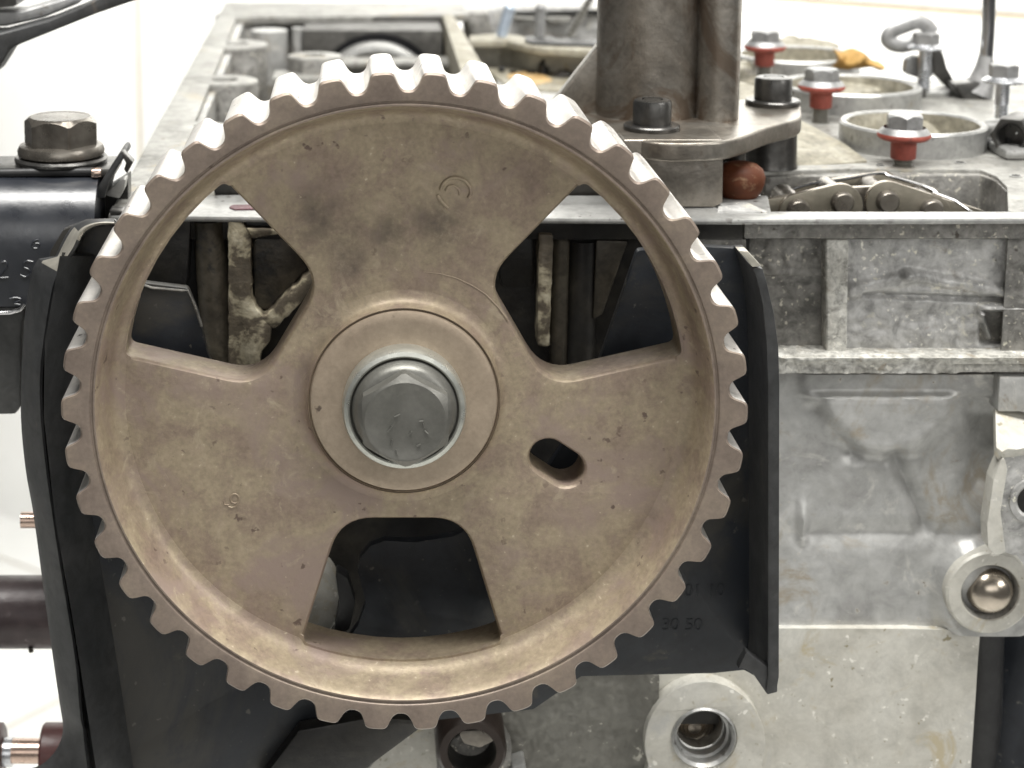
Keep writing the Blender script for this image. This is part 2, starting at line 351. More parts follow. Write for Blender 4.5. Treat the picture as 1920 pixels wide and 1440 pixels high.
def relief(x0, y0, x1, y1, Y, hf, nx, ny, name, mat, parent):
    """cast relief: a grid over that rectangle of the face, hf(px,py) = cm proud of depth Y"""
    mb = MB(); vs = []
    for j in range(ny + 1):
        for i in range(nx + 1):
            px = x0 + (x1 - x0) * i / nx; py = y0 + (y1 - y0) * j / ny
            p = W(px, py, Y); h = hf(px, py)
            vs.append((p.x, p.y - h, p.z))
    fs = [[j * (nx + 1) + i, j * (nx + 1) + i + 1, (j + 1) * (nx + 1) + i + 1, (j + 1) * (nx + 1) + i] for j in range(ny) for i in range(nx)]
    # closed at the back
    n = len(vs); edge = [i for i in range(nx + 1)] + [j * (nx + 1) + nx for j in range(1, ny + 1)] + [ny * (nx + 1) + i for i in range(nx - 1, -1, -1)] + [j * (nx + 1) for j in range(ny - 1, 0, -1)]
    back = [(vs[e][0], Y + 0.8, vs[e][2]) for e in edge]; m = len(edge)
    fs += [[edge[k], edge[(k + 1) % m], n + (k + 1) % m, n + k] for k in range(m)] + [[n + k for k in range(m)]]
    mb.add(vs + back, fs)
    return mb.build(name, mat, parent, smooth=50)
def smooth01(a, b, x):
    t = max(0, min(1, (x - a) / (b - a))) if a != b else float(x > a)
    return t * t * (3 - 2 * t)
def bump2(px, py, cx, cy, rx, ry, soft):       # 1 inside an ellipse, soft edge
    d = math.hypot((px - cx) / rx, (py - cy) / ry); return 1 - smooth01(1 - soft, 1 + soft, d)
def strip(px, py, x0, y0, x1, y1, w, soft):    # 1 along a line of half width w
    a = Vector((x0, y0)); b = Vector((x1, y1)); p = Vector((px, py)); ab = b - a
    t = max(0, min(1, (p - a).dot(ab) / ab.length_squared)); d = (p - a - ab * t).length
    return 1 - smooth01(w - soft, w + soft, d)
def nz(px, py, s, amp, seed=0): return amp * mnoise.noise(Vector((px / s + seed, py / s, seed * 1.7)))

ZD = W(350, 403, 5.5).z                        # height of the head's gasket face
rnd = random.Random(5)

# ================================================================== SETTING: tiled wall and floor
def tiled(name, origin, ax, ay, nrm, rng_i, rng_j, size, gap, mat='tile'):
    o = MB()
    a = Vector(origin); ax = Vector(ax); ay = Vector(ay); nrm = Vector(nrm)
    p = [a + ax * (rng_i[0] * size) + ay * (rng_j[0] * size), a + ax * (rng_i[1] * size) + ay * (rng_j[0] * size),
         a + ax * (rng_i[1] * size) + ay * (rng_j[1] * size), a + ax * (rng_i[0] * size) + ay * (rng_j[1] * size)]
    base = o.prism(p, nrm * -4).build(name, 'grout')
    tag(base, None, kind='structure')
    # one tile mesh shared
    t = MB(); h = size / 2 - gap / 2
    t.prism([ax * -h + ay * -h, ax * h + ay * -h, ax * h + ay * h, ax * -h + ay * h], nrm * 0.35)
    first = None
    for i in range(*rng_i):
        for j in range(*rng_j):
            c = a + ax * ((i + 0.5) * size) + ay * ((j + 0.5) * size)
            if first is None:
                ob = t.build('tile', mat, None, bevel=0.12, seg=2); first = ob
            else:
                ob = first.copy(); col.objects.link(ob)
            ob.parent = base; ob.location = c * S
    return base
FLOOR = -95.0
wa = math.radians(38)
wall_ax = Vector((math.cos(wa), -math.sin(wa), 0)); wall_n = Vector((-math.sin(wa), -math.cos(wa), 0))
wp = W(260, 100, 200.0)
# the wall runs through the point seen at pixel (260,100), 242 cm from the camera
wp = CAM + ray(260, 100) * (242.0 / ray(260, 100).y)
g = WZ(1490, 0, 0)
# height of the horizontal joint: where the ray of (1490,0) meets the wall
d = ray(1490, 0); tt = (wp - CAM).dot(wall_n) / d.dot(wall_n); zj = (CAM + d * tt).z
tiled('tiled_wall', (wp.x, wp.y, zj), wall_ax, (0, 0, 1), wall_n, (-3, 4), (-2, 4), 60.0, 0.9)
tiled('tiled_floor', (wp.x + 8, wp.y - 20, FLOOR), (math.cos(wa), -math.sin(wa), 0), (math.sin(wa), math.cos(wa), 0), (0, 0, 1), (-4, 5), (-6, 2), 60.0, 0.6)

# ================================================================== TIMING PULLEY
gear = thing('timing_pulley', 'large brown toothed timing pulley with three windows in front of the engine', 'pulley')
NT = 42; A0 = math.radians(93.9); RT, RR = 6.43, 6.09; DEPTH = 2.5
def tooth_profile():
    pts = []
    pitch = 2 * math.pi / NT
    # half widths (radians) at tip and root, with rounded corners
    prof = [(-0.5, RR), (-0.43, RR + 0.006), (-0.375, RR + 0.03), (-0.33, RR + 0.07), (-0.296, RR + 0.125), (-0.268, RR + 0.185), (-0.244, RR + 0.242), (-0.218, RR + 0.292), (-0.18, RR + 0.324), (-0.13, RR + 0.338), (-0.05, RT + 0.002)]
    prof = prof + [(-a, r) for a, r in prof[::-1]][:-1]
    for k in range(NT):
        for (a, r) in prof: pts.append((A0 - (k + a) * pitch, r))
    return pts
TP = tooth_profile(); NP = len(TP)
rows = [  # (r or None=tooth profile, inset, Y, material of the strip after it)
    ('t', 0.05, DEPTH, 0), ('t', 0.0, DEPTH - 0.04, 1), ('t', 0.0, 0.05, 0), ('t', 0.045, 0.0, 0),
    (5.94, 0, 0.0, 0), (5.90, 0, 0.012, 0), (5.88, 0, 0.045, 0), (5.855, 0, 0.05, 0), (5.83, 0, 0.02, 0), (5.80, 0, 0.02, 2), (5.765, 0, 0.07, 2), (5.73, 0, 0.2, 2), (5.685, 0, 0.42, 2),
    (5.63, 0, 0.63, 2), (5.575, 0, 0.755, 2), (5.505, 0, 0.84, 2), (5.425, 0, 0.88, 2), (5.34, 0, 0.896, 2), (5.30, 0, 1.0, 2), (5.44, 0, 1.78, 2), (5.5, 0, 1.86, 2), (5.7, 0, DEPTH - .02, 0)]
RO = 5.40
WIN = [-math.pi / 2, math.pi / 6, 5 * math.pi / 6]
WHALF = 0.372
def inwin(a):
    d = min(abs((a - w + math.pi) % (2 * math.pi) - math.pi) for w in WIN)
    return 1.0 - smooth01(WHALF - 0.012, WHALF + 0.012, d)
mb = MB(); vs = []
for (r, ins, y, mi) in rows:
    for (a, tr) in TP:
        rr = (tr - ins) if r == 't' else r
        if r != 't' and r < RO + 0.04: rr = r + (RO + 0.04 - r) * inwin(a)
        vs.append((rr * math.cos(a), y, rr * math.sin(a)))
fs = []; mm = []
for j in range(len(rows)):
    j2 = (j + 1) % len(rows)
    for k in range(NP):
        k2 = (k + 1) % NP
        fs.append([j * NP + k, j * NP + k2, j2 * NP + k2, j2 * NP + k]); mm.append(rows[j][3])
mb.add(vs, fs); mb.m = mm
mb.build('toothed_rim', ['sinter_rim', 'flank', 'sinter'], gear, smooth=32)

# web with three windows and a slot
YW, TW = 0.9, 0.95
def to_xz(px, py, Y=YW): p = W(px, py, Y); return (p.x, p.z)
cB = [to_xz(655, 976), to_xz(869, 976), to_xz(947, 1186)]
# work out the window in polar form from its right half, mirrored: symmetric about the straight-down ray
wi = (abs(to_xz(648, 976)[0]) + abs(to_xz(880, 976)[0])) / 2; zi = -to_xz(760, 974)[1]
wo = RO * math.sin(WHALF)
def window(ang):
    zo = math.sqrt(RO ** 2 - wo ** 2)
    base = [(-wi, -zi), (wi, -zi), (wo, -zo)]
    a0 = math.atan2(-zo, wo); a1 = math.atan2(-zo, -wo) 
    arc = [(RO * math.cos(a0 + (a1 - a0) * t / 8), RO * math.sin(a0 + (a1 - a0) * t / 8)) for t in range(1, 8)]
    poly = base + arc + [(-wo, -zo)]
    rads = [0.85, 0.85, 0.16] + [0] * 7 + [0.16]
    poly = rounded(poly, rads, 8)
    c, s_ = math.cos(ang), math.sin(ang)
    return [(x * c - y * s_, x * s_ + y * c) for x, y in poly]
def resample(poly, step=0.12):
    out = []; N = len(poly)
    for i in range(N):
        a = Vector(poly[i]); b = Vector(poly[(i + 1) % N]); L = (b - a).length
        n = max(1, int(L / step))
        if L < 1e-5: continue
        for k in range(n): out.append(tuple(a + (b - a) * (k / n)))
    return out
def offset(poly, d):
    area_ = sum(poly[i - 1][0] * poly[i][1] - poly[i][0] * poly[i - 1][1] for i in range(len(poly)))
    sg = 1 if area_ > 0 else -1; out = []; N = len(poly)
    for i in range(N):
        a = Vector(poly[i - 1]); b = Vector(poly[(i + 1) % N]); t = (b - a).normalized()
        nn = Vector((t.y, -t.x)) * sg
        out.append(tuple(Vector(poly[i]) + nn * d))
    return out
holes = [resample(window(a)) for a in (0, math.radians(120), math.radians(-120))]
# the slot
sc0, sc1 = Vector(to_xz(1028, 858)), Vector(to_xz(1062, 880)); sr = 0.355
dirv = (sc1 - sc0).normalized(); an0 = math.atan2(dirv.y, dirv.x)
slot = [(sc1.x + sr * math.cos(an0 + t), sc1.y + sr * math.sin(an0 + t)) for t in [(-math.pi / 2) + math.pi * k / 12 for k in range(13)]]
slot += [(sc0.x + sr * math.cos(an0 + t), sc0.y + sr * math.sin(an0 + t)) for t in [(math.pi / 2) + math.pi * k / 12 for k in range(13)]]
holes.append(slot)
NC = 120
outer = [(5.5 * math.cos(2 * math.pi * k / NC), 5.5 * math.sin(2 * math.pi * k / NC)) for k in range(NC)]
inner = [(2.02 * math.cos(-2 * math.pi * k / 72), 2.02 * math.sin(-2 * math.pi * k / 72)) for k in range(72)]
bevs = [(0.10, 0.0), (0.05, 0.012), (0.018, 0.05), (0.0, 0.11), (0.0, TW)]
mb = MB()
def off2(h, d):                            # no rounding where the window meets the rim wall
    o2 = offset(h, d)
    return [q if math.hypot(*p) < RO - 0.12 else p for p, q in zip(h, o2)]
def plate_face(y, loops, flip=False):
    flat = [p for l in loops for p in l]
    tris = tessellate_polygon([[Vector((p[0], p[1], 0)) for p in l] for l in loops])
    mb.add([(p[0], y, p[1]) for p in flat], [list(t) for t in tris])
plate_face(YW, [outer] + [off2(h, bevs[0][0]) for h in holes] + [inner])
plate_face(YW + TW, [outer] + [h for h in holes] + [inner])
for h in holes:
    n = len(h); lo = [[(x, YW + dy, z) for x, z in (off2(h, o_) if o_ else h)] for o_, dy in bevs]
    mb.add([p for l in lo for p in l], [[j * n + k, j * n + (k + 1) % n, (j + 1) * n + (k + 1) % n, (j + 1) * n + k] for j in range(len(lo) - 1) for k in range(n)])
web = mb.build('web', 'sinter', gear, smooth=30)
# hub boss
MB().lathe([(2.12, 0.898), (2.02, 0.885), (1.93, 0.84), (1.87, 0.76), (1.845, 0.64), (1.835, 0.60)], axis='y', n=96, cap=False).build('hub_fillet', 'sinter', gear)
MB().lathe([(1.835, 0.9), (1.835, 0.63), (1.815, 0.62), (1.80, 0.66), (1.785, 0.62), (1.765, 0.575), (1.72, 0.555), (1.6, 0.55), (0.9, 0.55), (0.9, 2.4)], axis='y', n=96, cap=False).build('hub', 'hub', gear)
MB().lathe([(1.5, 1.5), (1.5, 3.0), (1.2, 3.1), (1.2, 6.2)], axis='y', n=48).build('shaft', 'dark_steel', gear)
# raised casting marks on the web
def flat_curve(pxs, Y, r, mb, flat=0.5):
    return mb.tube([W(x, y, Y) for x, y in pxs], r, 8)
m_ = MB()
loop1 = [(826, 356), (831, 344), (842, 335), (856, 333), (870, 338), (880, 349), (883, 362), (878, 371)]
flat_curve(spline(loop1, 4, False), YW, 0.036, m_)
flat_curve([(820, 366), (828, 379), (840, 390)], YW, 0.036, m_)
flat_curve(spline([(836, 358), (840, 350), (850, 348), (860, 356), (862, 366)], 4, False), YW, 0.024, m_)
m_.build('casting_mark', 'sinter', web, smooth=60)
m_ = MB()
flat_curve([(440 + 8 * math.cos(t), 935 + 9 * math.sin(t)) for t in [math.pi * 2 * k / 14 for k in range(15)]], YW, 0.017, m_)
flat_curve([(447, 939), (443, 949), (434, 952), (427, 949)], YW, 0.017, m_)
flat_curve([(419, 938), (421, 946), (429, 947)], YW, 0.014, m_)
m_.build('casting_numeral', 'sinter', web, smooth=60)
m_ = MB()
flat_curve([(795, 510), (825, 513), (855, 521), (885, 535), (910, 551), (932, 574), (946, 592), (954, 603)], YW - 0.004, [0.004, 0.007, 0.009, 0.01, 0.011, 0.013, 0.013, 0.006], m_)
m_.build('scratch_ridge', 'hub', web, smooth=60)

# ================================================================== PULLEY BOLT
def hex_ring(R, h, rot=0.0): return [(R * math.cos(rot + math.pi / 3 * k), R * math.sin(rot + math.pi / 3 * k), h) for k in range(6)]
def hex_head(mb, R, h0, h1, chamfer, T, rot=0.0, mi=0, dome=0.0):
    """hex prism with a turned chamfer: hexagon and chamfer cone meet in arcs"""
    n = 72; af = R * math.cos(math.pi / 6)
    def rad(a):
        q = (a - rot) % (math.pi / 3) - math.pi / 6
        return af / math.cos(q)
    rows_ = []
    for j in range(7):
        if j == 0: rows_.append([(rad(2 * math.pi * k / n), h0, 2 * math.pi * k / n) for k in range(n)])
        elif j == 1:  # top of the flats follows the chamfer cone
            rows_.append([(rad(2 * math.pi * k / n), h1 - chamfer * ((rad(2 * math.pi * k / n) - af * 0.96) / (R - af * 0.96)) , 2 * math.pi * k / n) for k in range(n)])
        elif j == 2: rows_.append([(af * 0.95, h1, 2 * math.pi * k / n) for k in range(n)])
        elif j == 3: rows_.append([(af * 0.90, h1 + dome * .3, 2 * math.pi * k / n) for k in range(n)])
        elif j == 4: rows_.append([(af * 0.86, h1 - 0.012 + dome * .4, 2 * math.pi * k / n) for k in range(n)])
        elif j == 5: rows_.append([(af * 0.45, h1 - 0.012 + dome * .8, 2 * math.pi * k / n) for k in range(n)])
        else: rows_.append([(0.001, h1 - 0.012 + dome, 2 * math.pi * k / n) for k in range(n)])
    vs = [T(r * math.cos(a), r * math.sin(a), h) for row in rows_ for (r, h, a) in row]
    fs = [[j * n + k, j * n + (k + 1) % n, (j + 1) * n + (k + 1) % n, (j + 1) * n + k] for j in range(len(rows_) - 1) for k in range(n)]
    mb.add(vs, fs, mi)
bolt = thing('pulley_bolt', 'grey flanged hex bolt in the centre of the brown pulley', 'bolt', (0, 0.5, 0))
TB = lambda x, y, h: Vector((x, -h, y))
m_ = MB(); hex_head(m_, 0.915, 0.22, 0.58, 0.12, TB, rot=math.pi / 2 + 0.03); hexo = m_.build('hex_head', 'zinc', bolt, smooth=24)
MB().lathe([(1.155, 0.55), (1.17, 0.30), (1.165, 0.13), (1.135, 0.065), (1.06, 0.045), (1.03, 0.06)], axis='y', n=96, cap=False).build('flange_edge', 'zinc_bright', bolt)
MB().lathe([(1.03, 0.06), (1.015, 0.085), (1.0, 0.12), (0.98, 0.06), (0.95, -0.03), (0.90, -0.12), (0.82, -0.18), (0.5, -0.2)], axis='y', n=96, cap=False).build('flange', 'zinc', bolt)
m_ = MB()
for (x, y, L, a) in [(745, 780, 12, 0.3), (732, 805, 14, 0.8), (790, 790, 8, 0), (795, 798, 8, 1.6), (800, 810, 9, 2.2), (735, 830, 12, 1.2), (745, 848, 12, 1.7), (785, 835, 8, .4), (770, 812, 7, .9)]:
    p = W(x, y, -0.585)
    m_.tube([p + Vector((math.cos(a), 0, math.sin(a))) * (-L / 200), p + Vector((math.cos(a + .3), 0, math.sin(a + .3))) * (L / 200)], 0.014, 6)
m_.build('head_marking', 'zinc', hexo)

# ================================================================== BLACK BACKING PLATE
plate = thing('belt_backing_plate', 'black sheet metal belt guard plate behind the toothed pulley with bent side flanges', 'plate', W(760, 1300, 3.3))
YP = 3.3
PL = [(95, 470), (118, 432), (160, 416), (216, 414), (244, 524), (262, 530), (352, 541), (372, 590), (388, 660), (440, 800), (540, 940), (560, 1090), (582, 1206), (648, 1206), (672, 1172), (686, 1130), (678, 1098), (671, 1072), (676, 1045), (694, 1024), (722, 1014), (780, 1017), (850, 1006), (985, 940), (1080, 800), (1132, 655), (1160, 575), (1196, 470), (1300, 462), (1380, 466), (1408, 480), (1428, 560), (1436, 660), (1436, 1280), (1420, 1270), (1395, 1256), (1340, 1262), (1090, 1268), (1000, 1330), (800, 1352), (740, 1396), (640, 1470), (150, 1470), (130, 1330), (80, 1000), (70, 760), (80, 580)]
pxprism(rounded(PL, 10, 3), YP, YP + 0.25).build('plate', 'black_paint', plate, bevel=0.05)
# right flange
inn = [(1411, 503), (1418, 520), (1430, 570), (1437, 640), (1440, 720), (1440, 1270), (1436, 1296)]
out = [(1456, 1298), (1461, 1270), (1462, 720), (1460, 650), (1452, 590), (1438, 530), (1430, 503)]
YFL = 1.5
pxprism(inn + out, YFL, YP + 0.1).build('side_flange', 'black_edge', plate, bevel=0.035)
pxprism([(1439, 1303), (1458, 1298), (1458, 1262), (1438, 1250), (1400, 1222), (1384, 1254), (1396, 1254), (1412, 1264)], YFL + 0.05, YFL + 0.3).build('flange_tip', 'black_edge', plate, bevel=0.03)
pxprism([(1384, 470), (1402, 471), (1428, 499), (1411, 501), (1398, 484)], YFL - .04, YFL + .3).build('bare_corner', 'worn', plate, bevel=.02)
# left flange, a wide rolled lip
lip = [((214, 411), (214, 418)), ((186, 410), (188, 418)), ((160, 413), (166, 424)), ((137, 423), (150, 437)), ((120, 446), (138, 462)), ((104, 480), (124, 484)), ((72, 485), (112, 505)), ((60, 510), (98, 540)), ((48, 580), (84, 620)), ((41, 680), (75, 700)), ((39, 780), (76, 780)), ((48, 880), (86, 880)), ((62, 960), (100, 980)), ((77, 1070), (114, 1070)), ((97, 1217), (140, 1230)), ((112, 1320), (150, 1340)), ((118, 1360), (155, 1365)), ((114, 1388), (158, 1395)), ((100, 1413), (161, 1420)), ((77, 1434), (164, 1440)), ((40, 1450), (168, 1470)), ((40, 1490), (170, 1490))]
so = lambda q: spline(q, 4, False)
lip = list(zip(so([o_ for o_, i_ in lip[:6]]), so([i_ for o_, i_ in lip[:6]]))) + list(zip(so([o_ for o_, i_ in lip[6:]]), so([i_ for o_, i_ in lip[6:]])))
m_ = MB(); N_ = len(lip); R_ = [[W(*o_, 3.35) for o_, i_ in lip], [W(*o_, 3.1) for o_, i_ in lip], [W(*o_, 2.95) * .8 + W(*i_, 2.95) * .2 for o_, i_ in lip], [W(*o_, 2.55) * .25 + W(*i_, 2.55) * .75 for o_, i_ in lip], [W(*i_, 2.45) for o_, i_ in lip], [W(i_[0] + 5, i_[1] + 3, 2.5) for o_, i_ in lip], [W(i_[0] + 9, i_[1] + 5, 3.35) for o_, i_ in lip]]
m_.add([p for r_ in R_ for p in r_], [[j * N_ + i, j * N_ + i + 1, ((j + 1) % 7) * N_ + i + 1, ((j + 1) % 7) * N_ + i] for j in range(7) for i in range(N_ - 1)])
for j in range(7):
    for i in range(N_ - 1):
        if (j in (2, 3) and 12 <= i <= 21) or (j in (3, 4) and i <= 13): m_.m[j * (N_ - 1) + i] = 1  # bare-metal colour on these faces also paints in the lip's highlight
m_.build('rolled_lip', ['black_edge', 'worn'], plate, smooth=45)
# shallow pressed bend between lip and plate
bend = [(186, 1480), (150, 1247), (134, 1147), (104, 980), (82, 780), (84, 640), (112, 480)]
m_ = MB(); A = [W(x, y, 2.2) for x, y in bend]; B = [W(x + 70, y, YP - 0.02) for x, y in bend]
m_.add(A + B + [p + Vector((0, .3, 0)) for p in A] + [p + Vector((0, .1, 0)) for p in B], [[i, i + 1, 7 + i + 1, 7 + i] for i in range(6)] + [[14 + i, 14 + i + 1, 21 + i + 1, 21 + i] for i in range(6)])
m_.build('pressed_bend', 'black_edge', plate, smooth=60)  # lighter material on the bend paints in its lit band
# pale strip on the plate edge seen through the left window
MB().tube([W(x, y, YP) for x, y in [(262, 532), (285, 540), (340, 545), (352, 545), (366, 575), (378, 612)]], 0.03, 8).build('pale_edge_strip', 'alu_dirty', plate)
def lettering(txt, px, py, Y, h, parent, mat):
    cu = bpy.data.curves.new('moulded_mark', 'FONT'); cu.body = txt; cu.size = h * S; cu.extrude = .00012; cu.bevel_depth = .00005
    tmp = bpy.data.objects.new('moulded_mark', cu); me = bpy.data.meshes.new_from_object(tmp)
    bpy.data.objects.remove(tmp); bpy.data.curves.remove(cu)
    me.materials.clear(); me.materials.append(M[mat])
    o = bpy.data.objects.new('moulded_mark', me); col.objects.link(o); o.parent = parent
    o.location = (W(px, py, Y)) * S - world_of(parent); o.rotation_euler = (math.pi / 2, 0, 0); return o
lettering('01 10', 1282, 1118, YP, .38, plate, 'black_paint')
lettering('30 50', 1240, 1182, YP, .38, plate, 'black_paint')
# dark lever below the pulley
pxprism([(560, 1370), (700, 1345), (800, 1352), (790, 1366), (690, 1440), (640, 1475), (480, 1475)], YP - 0.5, YP - 0.05).build('lower_arm', 'grime', plate, bevel=0.08)

# ================================================================== CYLINDER HEAD
head = thing('cylinder_head', 'pale cast aluminium cylinder head behind the pulley with open gasket face', 'cylinder head', W(760, 900, 20))
# front rail of the gasket face
zprism([(207, 403), (212, 396), (240, 372), (330, 366), (700, 362), (1030, 366), (1440, 366), (1446, 396), (1990, 396), (1990, 409), (1400, 411), (900, 408), (500, 407), (340, 405)], ZD, ZD - 0.13).build('front_rail', 'machined', head, bevel=0.05)
xl = W(210, 440, 5.5).x; xr = W(1990, 440, 5.5).x
zr = lambda py, Y=5.5: W(960, py, Y).z
# band under the rail; grime plus painted-in shade where the pulley hides it, stained further right
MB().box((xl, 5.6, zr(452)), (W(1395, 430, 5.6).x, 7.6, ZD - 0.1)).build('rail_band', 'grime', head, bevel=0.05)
MB().box((W(1395, 430, 5.6).x, 5.58, zr(450)), (xr, 6.2, ZD - 0.1)).build('rail_band', 'alu_dirty', head, bevel=0.06)
# left rail and side
zprism([(203, 401), (216, 378), (422, 4), (452, 4), (443, 33), (403, 133), (367, 223), (350, 290), (338, 372), (330, 404)], ZD + .012, ZD - 0.25).build('left_rail', 'deck', head, bevel=0.05)
a, b2 = WZ(208, 402, ZD), WZ(421, 5, ZD)
MB().prism([a + Vector((0.12, .1, -.2)), a + Vector((1.1, .1, -.2)), b2 + Vector((1.1, 0, -.2)), b2 + Vector((0.12, 0, -.2))], (0, 0, -8)).build('left_side', 'alu_grey', head)
# valley floor, rear wall
zf = ZD - 2.2
P = [WZ(x, y, ZD) for x, y in ((230, 366), (425, 5), (1150, 5), (1300, 366))]
MB().prism([(p.x, p.y, zf) for p in P], (0, 0, -7)).build('valley_floor', 'grime_brown', head)
YR = WZ(640, 30, ZD).y
# rear wall with bearing arch
mbw = MB()
cxp, cyp = 712, 110
arch = [(cxp + 84 * math.cos(t), cyp - 47 * math.sin(t)) for t in [math.pi * k / 16 for k in range(17)]]
YA = WZ(640, 92, ZD).y
rw = [(440, 33), (830, 30), (866, 170), (800, 170)] + [(x, y) for x, y in arch] + [(630, 170), (430, 170)]
zprism([(430, 4), (880, 4), (880, 26), (440, 33)], ZD + .024, ZD - .3).build('rear_rail', 'deck', head, bevel=0.08)
pxprism([(442, 33), (832, 30), (832, 150), (442, 150)], YR, YR + 1.5).build('rear_wall', 'alu_dark', head, bevel=0.05)
# bearing cap standing in front of the rear wall: step, dark opening, bright journal
MB().box((W(570, 57, YR - 1.5).x, YR - 3.0, zf), (W(826, 57, YR - 1.5).x, YR - 0.05, W(700, 57, YR - 3).z)).build('bearing_step', 'alu_dark', head, bevel=0.06)
cA = W(708, 178, YR - 3.2); kA = K(cA)
MB().lathe([(0.02, -0.05), (117 / kA, -0.05), (117 / kA, 0.06), (0.02, 0.06)], cA, 'y', 64).build('bearing_opening', 'bore_shade', head)
cJ = W(706, 194, YR - 4.2); kJ = K(cJ)
MB().lathe([(98 / kJ, .9), (98 / kJ, -.3), (102 / kJ, -.4), (110 / kJ, -.35), (113 / kJ, -.2), (113 / kJ, .9)], cJ, 'y', 64, cap=False).build('cam_journal', 'machined', head)
MB().lathe([(0.01, -.1), (98 / kJ, -.1), (98 / kJ, .9)], cJ, 'y', 48).build('cam_core', 'alu_grey', head)
MB().box(W(540, 128, YR - 6) , W(850, 112, YR - 5.4) + Vector((0, 1.0, 0))).build('cap_ledge', 'deck', head, bevel=0.1)
# bosses
def boss(px, py, rx, h, mat='deck', wallmat='alu_dirty', name='boss'):
    c = WZ(px, py, ZD); r = rx / K(c)
    MB().lathe([(r * 0.96, -h), (r, -0.08), (r * 0.97, -0.01), (r * 0.9, 0.015), (r * 0.42, 0.015), (r * 0.38, -0.06), (r * .36, -.8), (0.01, -.8)], c, 'z', 48, mfun=lambda j: 1 if j == 0 else 0).build(name, [mat, wallmat], head)
boss(455, 27, 52, 2.2); boss(440, 82, 63, 2.2); boss(420, 150, 65, 2.2); boss(372, 240, 70, 2.2); boss(590, 104, 52, 2.2)
# far-side column behind the bosses
for (x0, x1, y0) in ((470, 545, 40), (548, 572, 36)):
    MB().lathe([(abs(x1 - x0) / 2 / 53, -2.2), (abs(x1 - x0) / 2 / 53, 0)], WZ((x0 + x1) / 2, y0 + 2, ZD) + Vector((0, -1.2, -.15)), 'z', 32).build('pillar', 'alu_grey', head)
# lower cross web between the bosses with a polished ledge
MB().box(WZ(510, 118, ZD) + Vector((0, 0, -.9)), WZ(640, 104, ZD) + Vector((0, 0, -.5))).build('cross_web', 'deck', head, bevel=.08)
# right wall of the valley
zprism([(828, 24), (846, 20), (902, 115), (965, 205), (900, 205), (864, 134)], ZD + .012, ZD - 2.2).build('valley_wall', 'beige', head, bevel=0.08)
# chamber to its right: far wall with white lips, grey wall, stained floor
zprism([(868, 0), (1150, 0), (1150, 16), (1010, 12), (868, 20)], ZD + .04, ZD - 1.4).build('chamber_rear_rail', 'alu', head, bevel=.1)
pts = [(880, 66), (935, 62), (975, 66), (1000, 74), (1040, 80), (1150, 82), (1150, 98), (1060, 92), (1020, 90), (990, 86), (950, 76), (880, 76)]
zprism(pts, ZD + .02, ZD - 0.25).build('chamber_lip', 'beige', head, bevel=.06)
pts = [WZ(x, y, ZD - 0.2) for x, y in [(885, 77), (950, 77), (990, 87), (1020, 91), (1060, 93), (1150, 99), (1150, 92), (1020, 85), (885, 72)]]
MB().prism(pts, (0, 0, -1.6)).build('chamber_wall', 'cream', head, bevel=.05)
zfl = W(1000, 140, WZ(1000, 88, ZD).y - 2.0).z
zf2 = ZD - 1.05
MB().prism([WZ(x, y, zf2) for x, y in [(905, 126), (1180, 132), (1180, 175), (960, 165)]], (0, 0, -.5)).build('chamber_floor', 'beige', head, bevel=.06)
MB().prism([WZ(x, y, zf2 + .04) for x, y in rounded([(948, 140), (985, 133), (1020, 140), (1040, 150), (1000, 158), (960, 150)], 12)], (0, 0, -.1)).build('rusty_deposit', 'orange_stain', head, bevel=.02)
MB().prism([WZ(x, y, zf2 - .1) for x, y in [(930, 150), (1180, 150), (1180, 330), (1000, 330)]], (0, 0, -.5)).build('chamber_floor', 'alu_grey', head)
for (x, y, r) in ((962, 134, 7), (995, 136, 8), (941, 128, 5)):
    c = WZ(x, y, zf2 + .05); k = K(c)
    MB().lathe([(r / k, -.05), (r / k, .03), (r / k * .8, .03), (r / k * .75, -.02), (.01, -.02)], c, 'z', 20).build('oil_hole', 'grime', head)
# further pockets behind the chamber lip
pxprism([(868, 24), (915, 26), (925, 64), (884, 66)], WZ(890, 20, ZD).y - 1, WZ(890, 20, ZD).y + 1).build('rear_pocket', 'alu_dirty', head, bevel=.05)
pxprism([(925, 24), (1150, 18), (1150, 70), (1000, 72), (930, 64)], WZ(1000, 14, ZD).y - .4, WZ(1000, 14, ZD).y + 1).build('rear_pocket', 'alu_grey', head, bevel=.05)
pxprism([(966, 22), (1150, 18), (1150, 30), (966, 28)], WZ(1000, 14, ZD).y - .7, WZ(1000, 14, ZD).y - .42).build('slot_shadow_strip', 'grime', head)  # dark strip set in as the slot's shadow
for pts in ([(965, 32), (1002, 34), (1000, 38), (968, 37)], [(1024, 33), (1070, 33), (1068, 44), (1040, 44), (1028, 39)]):
    pxprism(pts, WZ(1000, 14, ZD).y - 1.2, WZ(1000, 14, ZD).y - .42).build('bright_ledge', 'deck', head, bevel=.04)

Yq = WZ(700, 366, ZD).y + .15
pxprism(jag([(395, 338), (478, 338), (505, 352), (512, 378), (405, 378)], 4), Yq, Yq + .5).build('inner_web', 'grime', head, bevel=.04)
pxprism(jag([(370, 352), (395, 340), (418, 360), (430, 378), (360, 378)], 4), Yq + .02, Yq + .4).build('inner_rib', 'cream', head, bevel=.04)
pxprism([(1030, 338), (1180, 338), (1180, 376), (1030, 376)], Yq, Yq + .5).build('inner_web', 'grime', head, bevel=.04)
# ---- front wall behind the pulley, its black mixing grime with painted shade
YB = 6.0
MB().box((xl + .3, YB, -9.5), (W(1400, 600, YB).x, YB + 1.5, ZD - .3)).build('front_wall', 'grime', head)
